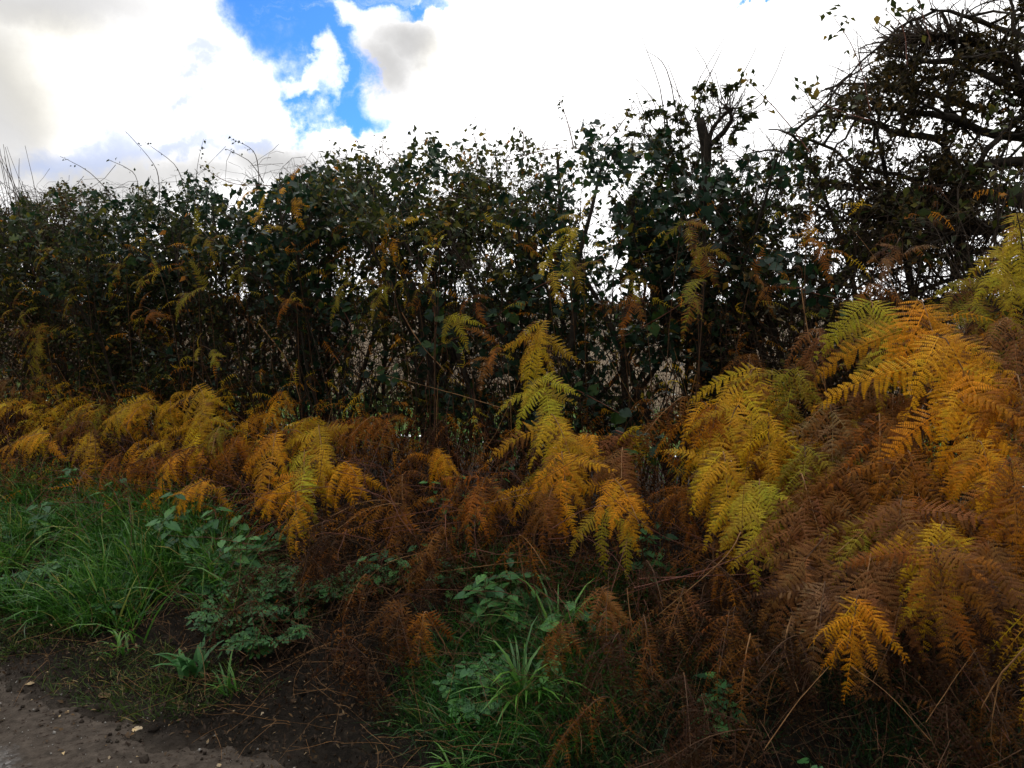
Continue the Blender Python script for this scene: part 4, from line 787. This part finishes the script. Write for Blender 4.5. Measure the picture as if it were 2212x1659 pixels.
tuft(480, 1310, .85, 22, (.2, .34), .005, 'tuft of fine grass below the parsley leaves')
tuft(1500, 1600, .3, 18, (.14, .24), .005, 'grass tuft near the bottom right of centre')
tuft(990, 1600, .22, 18, (.12, .2), .004, 'fine grass tuft at the bottom centre by the mud')
# ------------------------------------------------------------------ nettles, cow parsley, bramble leaves low down
def toothed(n=7, wid=.30, depth=.07):
    pts = [(0, 0, 0)]; L = []
    for i in range(n):
        u = (i+.5)/n; w = wid*math.sin(math.pi*min(1, u**.75))*1.05+.01; L += [(w, u, .07*w/wid - .10*u*u), (w-depth*.6, u+.4/n, .06*w/wid - .10*u*u)]
    tip = (0, 1.05, -.12); mid = [(0, i/(n), -.03*math.sin(math.pi*i/n) - .10*(i/n)**2) for i in range(1, n)]
    R_ = [(x, y, z) for x, y, z in L]; Lf = [(-x, y, z) for x, y, z in L]
    V = pts + R_ + [tip] + Lf[::-1] + [(0, .45, -.02)]; c = len(V)-1
    return np.array(V), [np.array([(c, i, (i+1) % c) for i in range(c)])]
NET, NET_F = toothed(6, .30); BRL, BRL_F = toothed(6, .40); TEAR, TEAR_F = toothed(4, .26, .13)
def herb(px, py, s, h, nleaf, lsz, lab, name='nettle', cat='plant', grp='nettles on the verge', nstem=2, tmpl=(NET, NET_F)):
    s -= .12; h *= 1.15; p = P(px, py, s); t_, s_ = ts(p[0], p[1]); g = on_ground(t_, s_); r = thing(name, g, lab, cat, grp); org = np.array(r.location); nstem = 3
    for st in range(nstem):
        b = g + np.append(rng.normal(0, .04, 2), -.01); d = rng.normal(0, .25, 3) + TOCAM*.15; d[2] = 1; q = wander(b[None], d[None], np.array([h*random.uniform(.7, 1.1)]), 7, .08)[0]
        v, f, _ = tubes(q[None], np.linspace(.0028, .0012, 7)[None], 5); obj('stem', mesh_np('stem', v-org, f, M_GREENSTEM), r); a0 = random.uniform(0, 6)
        for i in range(nleaf):
            u = .25+.75*(i//2)/(max(1, nleaf//2-1)); pp, _ = along(q[None], np.array([0]), np.array([min(u, 1.)])); a = a0 + math.pi*(i % 2) + (i//2)*math.pi/2
            al = np.array([math.cos(a), math.sin(a), random.uniform(-.45, .1)]); al /= np.linalg.norm(al); nr = np.array([0, 0, 1.])+TOCAM*.35 + rng.normal(0, .15, 3); nr -= nr@al*al; nr /= np.linalg.norm(nr)
            me = single(name+'_leaf', tmpl[0], tmpl[1], M_HERB, random.choice((.1, .4, .7, .9)))
            obj('leaf', me, r, frame_matrix(pp[0]+al*.008, np.stack([np.cross(al, nr), al, nr], -1), lsz*random.uniform(.75, 1.15)*(1.1-.35*abs(u-.5)), org))
for a in [(1080, 1140, 1.15, .26, 10, .085, 'leafy nettle clump in the centre below the rusty bracken'), (1040, 1160, 1.1, .22, 8, .08, 'nettle left of the central nettle clump'), (1130, 1110, 1.25, .24, 8, .075, 'nettle peeping above the central nettle clump'),
          (1220, 1190, 1.05, .20, 8, .075, 'nettle under the hanging yellow frond tip'), (1190, 1330, .8, .14, 6, .06, 'small pale nettle in the dark hollow'), (1060, 1360, .7, .18, 8, .055, 'small nettle left of the broad grass tuft'),
          (450, 1200, 1.15, .32, 10, .095, 'nettle at the top of the green patch beside the yellow fronds'), (400, 1180, 1.25, .30, 10, .09, 'nettle behind the parsley leaves'), (350, 1200, 1.15, .24, 8, .085, 'nettle at the left of the dark green patch'), (510, 1230, 1.05, .26, 8, .085, 'nettle right of the dark green patch'),
          (120, 1240, 1.1, .22, 8, .085, 'nettle standing in the long grass at left'), (265, 1130, 1.4, .25, 8, .09, 'broad leaved plant below the left bracken'), (150, 1080, 1.55, .22, 8, .08, 'dark nettle in the gap of the left bracken'), (870, 1090, 1.3, .2, 8, .075, 'nettle left of centre under the rust coloured bracken'),
          (810, 1140, 1.2, .18, 8, .065, 'low nettle right of the yellow frond group'), (980, 1090, 1.3, .18, 6, .07, 'nettle between two rust coloured brackens'), (1560, 1300, .85, .2, 8, .07, 'nettle below the yellow bracken of the right bank'), (1790, 1440, .55, .26, 6, .07, 'round leaved plant in the black shade at right'),
          (1420, 1010, 1.6, .3, 10, .07, 'nettle at the left foot of the right bank'), (1010, 940, 1.9, .4, 12, .06, 'green plant at the hedge foot near the field gap'), (20, 1330, .9, .2, 10, .06, 'nettle at the left edge below the grass')]: herb(*a)
for px, py, s, lab in [(560, 1190, 1.15, 'cow parsley plant just under the yellow frond tips'), (520, 1210, 1.05, 'cow parsley at the left of its patch'), (600, 1230, 1.0, 'cow parsley below the hanging brown frond'), (570, 1290, .85, 'cow parsley in the middle of the trailing patch'), (540, 1350, .7, 'cow parsley on the edge of bare soil'),
                     (500, 1400, .6, 'lowest cow parsley nearest the plantain'), (590, 1380, .6, 'cow parsley at the lower right of its patch'), (730, 1240, 1.0, 'small cow parsley beside the brown stalks'), (1190, 1160, 1.1, 'small cow parsley right of the nettle clump'), (470, 1290, .85, 'cow parsley spreading under the nettles'), (620, 1310, .8, 'cow parsley against the collapsed bracken'),
                     (70, 1400, .5, 'low cow parsley at the left edge'), (220, 1400, .5, 'low feathery plant left of the bare soil'), (1040, 1440, .55, 'low feathery plant left of the broad grass tuft')]:
    p = P(px, py, s); t_, s_ = ts(p[0], p[1]); g = on_ground(t_, s_); r = thing('cow_parsley', g, lab, 'plant', 'cow parsley on the left bank'); org = np.array(r.location)
    for j in range(9):
        a = random.uniform(0, 6.28); h = np.array([math.cos(a), math.sin(a), 0]); d = h*.8 + np.array([0, 0, 1.0]) + TOCAM*.3; q = wander(g[None], d[None], np.array([random.uniform(.10, .26)]), 6, .05, 0, .5)[0]; q[:, 2] = np.maximum(q[:, 2], g[2]+.01)
        pos = []; frs = []; szs = []
        for i in range(15):
            u = .35+.65*(i/14); pp, tg = along(q[None], np.array([0]), np.array([u])); sdn = unit(np.cross(tg[0], np.array([0, 0, 1.])))*(1 if i % 2 else -1)
            al = unit(sdn*(1.0 if i < 14 else 0) + tg[0]*.6 + np.array([0, 0, -.15]) + rng.normal(0, .12, 3)); nr = np.array([0, 0, 1.])+TOCAM*.5 + rng.normal(0, .2, 3); nr -= nr@al*al; nr = unit(nr); L_ = .075*(1.25-u)+.018
            for w_ in (.35, .7, 1.0):
                pos.append(pp[0]+al*L_*w_*.7); frs.append(np.stack([np.cross(al, nr), al, nr], -1)); szs.append(L_*(.75-.25*w_))
        v, f, a_ = scatter(TEAR*np.array([1.5, 1, 1]), TEAR_F, np.array(pos), np.array(frs), np.array(szs)); obj('leaf', mesh_np('parsley_leaf', v-org, f, M_HERB, {'tint': rng.uniform(.1, .9, len(pos))[a_]}), r)
        v, f, a_ = tubes(q[None], np.linspace(.0018, .0008, 6)[None], 4); obj('leaf_stalk', mesh_np('leaf_stalk', v-org, f, M_GREENSTEM), r)
# bramble canes with big leaves hanging in front of the hedge
for pts, s_, nl, lab in [([(1080, 700), (960, 740), (800, 810)], 2.25, 34, 'leafy bramble cane trailing left across the hedge foot in the centre'), ([(930, 640), (940, 720), (900, 800)], 2.2, 30, 'dark bramble cane hanging down left of the central plume'), ([(1300, 560), (1160, 620), (1050, 700)], 2.3, 34, 'bramble cane bowed across the dark middle of the hedge'),
                       ([(1500, 640), (1400, 700), (1320, 740)], 2.3, 26, 'bramble cane left of the leaning trunk'), ([(1200, 820), (1280, 860), (1350, 900)], 2.1, 24, 'bramble cane right of the tall yellow plume'), ([(1650, 560), (1720, 620), (1830, 650)], 2.3, 30, 'bramble cane above the right bank'), ([(720, 640), (760, 720), (700, 810)], 2.3, 24, 'bramble cane in front of the open stems'),
                       ([(340, 560), (260, 620), (200, 720)], 2.35, 26, 'bramble cane hanging in the left part of the hedge'), ([(1330, 930), (1410, 960), (1490, 1010)], 1.8, 22, 'low bramble cane left of the right bank')]:
    pp = [P(*q, s_) for q in pts]; g = on_ground(*ts(pp[0][0], pp[0][1])); r = thing('bramble_cane', g, lab, 'plant', 'bramble canes before the hedge'); o_ = np.array(r.location); q = limb(r, o_, pp, .004, .002, 'cane', M_CANE, 4, 12)
    for i in range(nl):
        p, tg = along(q[None], np.array([0]), np.array([random.uniform(0, 1)])); fr = rot_frames(1, .6, .4, TOCAM*.7+np.array([0, 0, .5]))[0]
        obj('leaf', single('leaf_broad', BRL, BRL_F, M_IVY, random.choice((.2, .4, .6, .8))), r, frame_matrix(p[0]+rng.normal(0, .05, 3), fr, random.uniform(.05, .085), o_))
# ------------------------------------------------------------------ fallen leaves on mud and lane
FL = [(295, 1572, -.12, 1.0, .045, 'pale fallen leaf lying alone on the muddy lane'), (75, 1478, .12, .95, .035, 'pale crumpled leaf at the left edge of the mud'), (235, 1510, .06, .8, .06, 'yellowish strip of leaf lying on the mud'), (395, 1585, -.05, .5, .03, 'dull leaf near the middle of the mud'), (150, 1540, .0, .85, .02, 'tiny pale leaf scrap on the lane edge'),
      (475, 1660, -.1, .95, .02, 'small pale scrap at the bottom of the muddy lane'), (260, 1490, .15, .6, .035, 'pinkish brown leaf beside the grass tuft'), (520, 1470, .3, .6, .045, 'brown leaf under the plantain'), (640, 1520, .25, .5, .03, 'brown leaf on mud below the long stalk'), (1270, 1640, .15, .85, .03, 'yellowish leaf in the grass at the bottom')]
def lane_top(t_, s_): return max(float(ground(t_, s_)), float(.012*fbm(np.array(t_)*1.3, np.array(s_)*1.3, 3)))
for px, py, s_, tint, sz, lab in FL:
    d = ray(px, py); k = (CAM[2]-.02)/-d[2]; p = CAM + d*k; t_, s2 = ts(p[0], p[1]); x, y = xy(t_, s2)
    for _ in range(4):
        k = (CAM[2]-lane_top(*ts((CAM+d*k)[0], (CAM+d*k)[1])))/-d[2]
    p = CAM + d*k; o = obj('fallen_leaf', mesh_np('fallen_leaf', BRL*sz*np.array([1, 1, .6]) , BRL_F, M_LITTER, {'tint': np.full(len(BRL), tint)}))
    o.location = (p[0], p[1], p[2]+.006); o.rotation_euler = (random.uniform(-.2, .2), random.uniform(-.2, .2), random.uniform(0, 6)); o['label'] = lab; o['category'] = 'leaf'; o['group'] = 'fallen leaves'
# clods
n = 900; t = rng.uniform(-2.4, 5, n); s = rng.normal(.12, .20, n); b = on_ground(t, s); b[:, 2] = np.maximum(b[:, 2], 0)
ico = np.array([(0, 0, 1), (.9, 0, .2), (0, .9, .2), (-.9, 0, .2), (0, -.9, .2), (0, 0, -.6)]); icf = [np.array([(0, 1, 2), (0, 2, 3), (0, 3, 4), (0, 4, 1), (5, 2, 1), (5, 3, 2), (5, 4, 3), (5, 1, 4)])]
v, f, a = scatter(ico, icf, b, rot_frames(n), rng.gamma(2, .003, n)+.002); v += rng.normal(0, .0012, v.shape)
o = obj('mud_clods', mesh_np('mud_clods', v, f, M_SOIL)); o['kind'] = 'stuff'; o['label'] = 'small clods of dark mud along the lane edge'; o['category'] = 'mud'
n = 1500; t = rng.uniform(-1.6, 5, n); s = rng.uniform(-1.0, .1, n); b = on_ground(t, s); b[:, 2] = np.maximum(b[:, 2], 0)+.002
M_CHIP = bark('grit', (.16, .145, .13), (.42, .40, .36), .8, 90); v, f, a = scatter(ico, icf, b, rot_frames(n), rng.gamma(2, .0012, n)+.001)
o = obj('road_grit', mesh_np('road_grit', v, f, M_CHIP)); o['kind'] = 'stuff'; o['label'] = 'pale grit and small stones scattered on the lane'; o['category'] = 'grit'
n = 2600; t = rng.uniform(-1.6, 5, n); s = rng.uniform(-.25, .55, n); b = on_ground(t, s); b[:, 2] = np.maximum(b[:, 2], 0)+.004
v, f, a = scatter(OVAL*np.array([.8, 1, 1.6]), OVAL_F, b, rot_frames(n, .3, 0, np.array([0, 0, 2.])), rng.gamma(2.5, .0045, n)+.004)
o = obj('trodden_leaves', mesh_np('trodden_leaves', v, f, M_LITTER, {'tint': (rng.random(n)**1.4)[a]})); o['kind'] = 'stuff'; o['label'] = 'small trodden leaves and scraps on the muddy verge edge'; o['category'] = 'leaves'
# ------------------------------------------------------------------ far woods
n = 26000; az = rng.uniform(-.9, .9, n); R_ = 520 + 40*np.sin(az*7) + rng.uniform(0, 60, n); hgt = 5 + 5*(fbm(az*26+3, az*0+2, 4)+.5)
pos = np.stack([np.sin(az)*R_, np.cos(az)*R_, .5 + rng.random(n)*hgt], -1); v, f, a = scatter(TINY, TINY_F, pos, rot_frames(n), rng.uniform(2.0, 4.5, n))
o = obj('far_woods', mesh_np('far_woods', v, f, M_HEDGE, {'tint': rng.random(n)[a]*.5})); o['kind'] = 'stuff'; o['label'] = 'dark line of distant woods on the horizon beyond the field'; o['category'] = 'woods'
print('objects', len(bpy.data.objects), 'tris', sum(sum(len(p.vertices)-2 for p in m.polygons) if len(m.polygons) < 3000 else len(m.polygons)*2 for m in bpy.data.meshes))
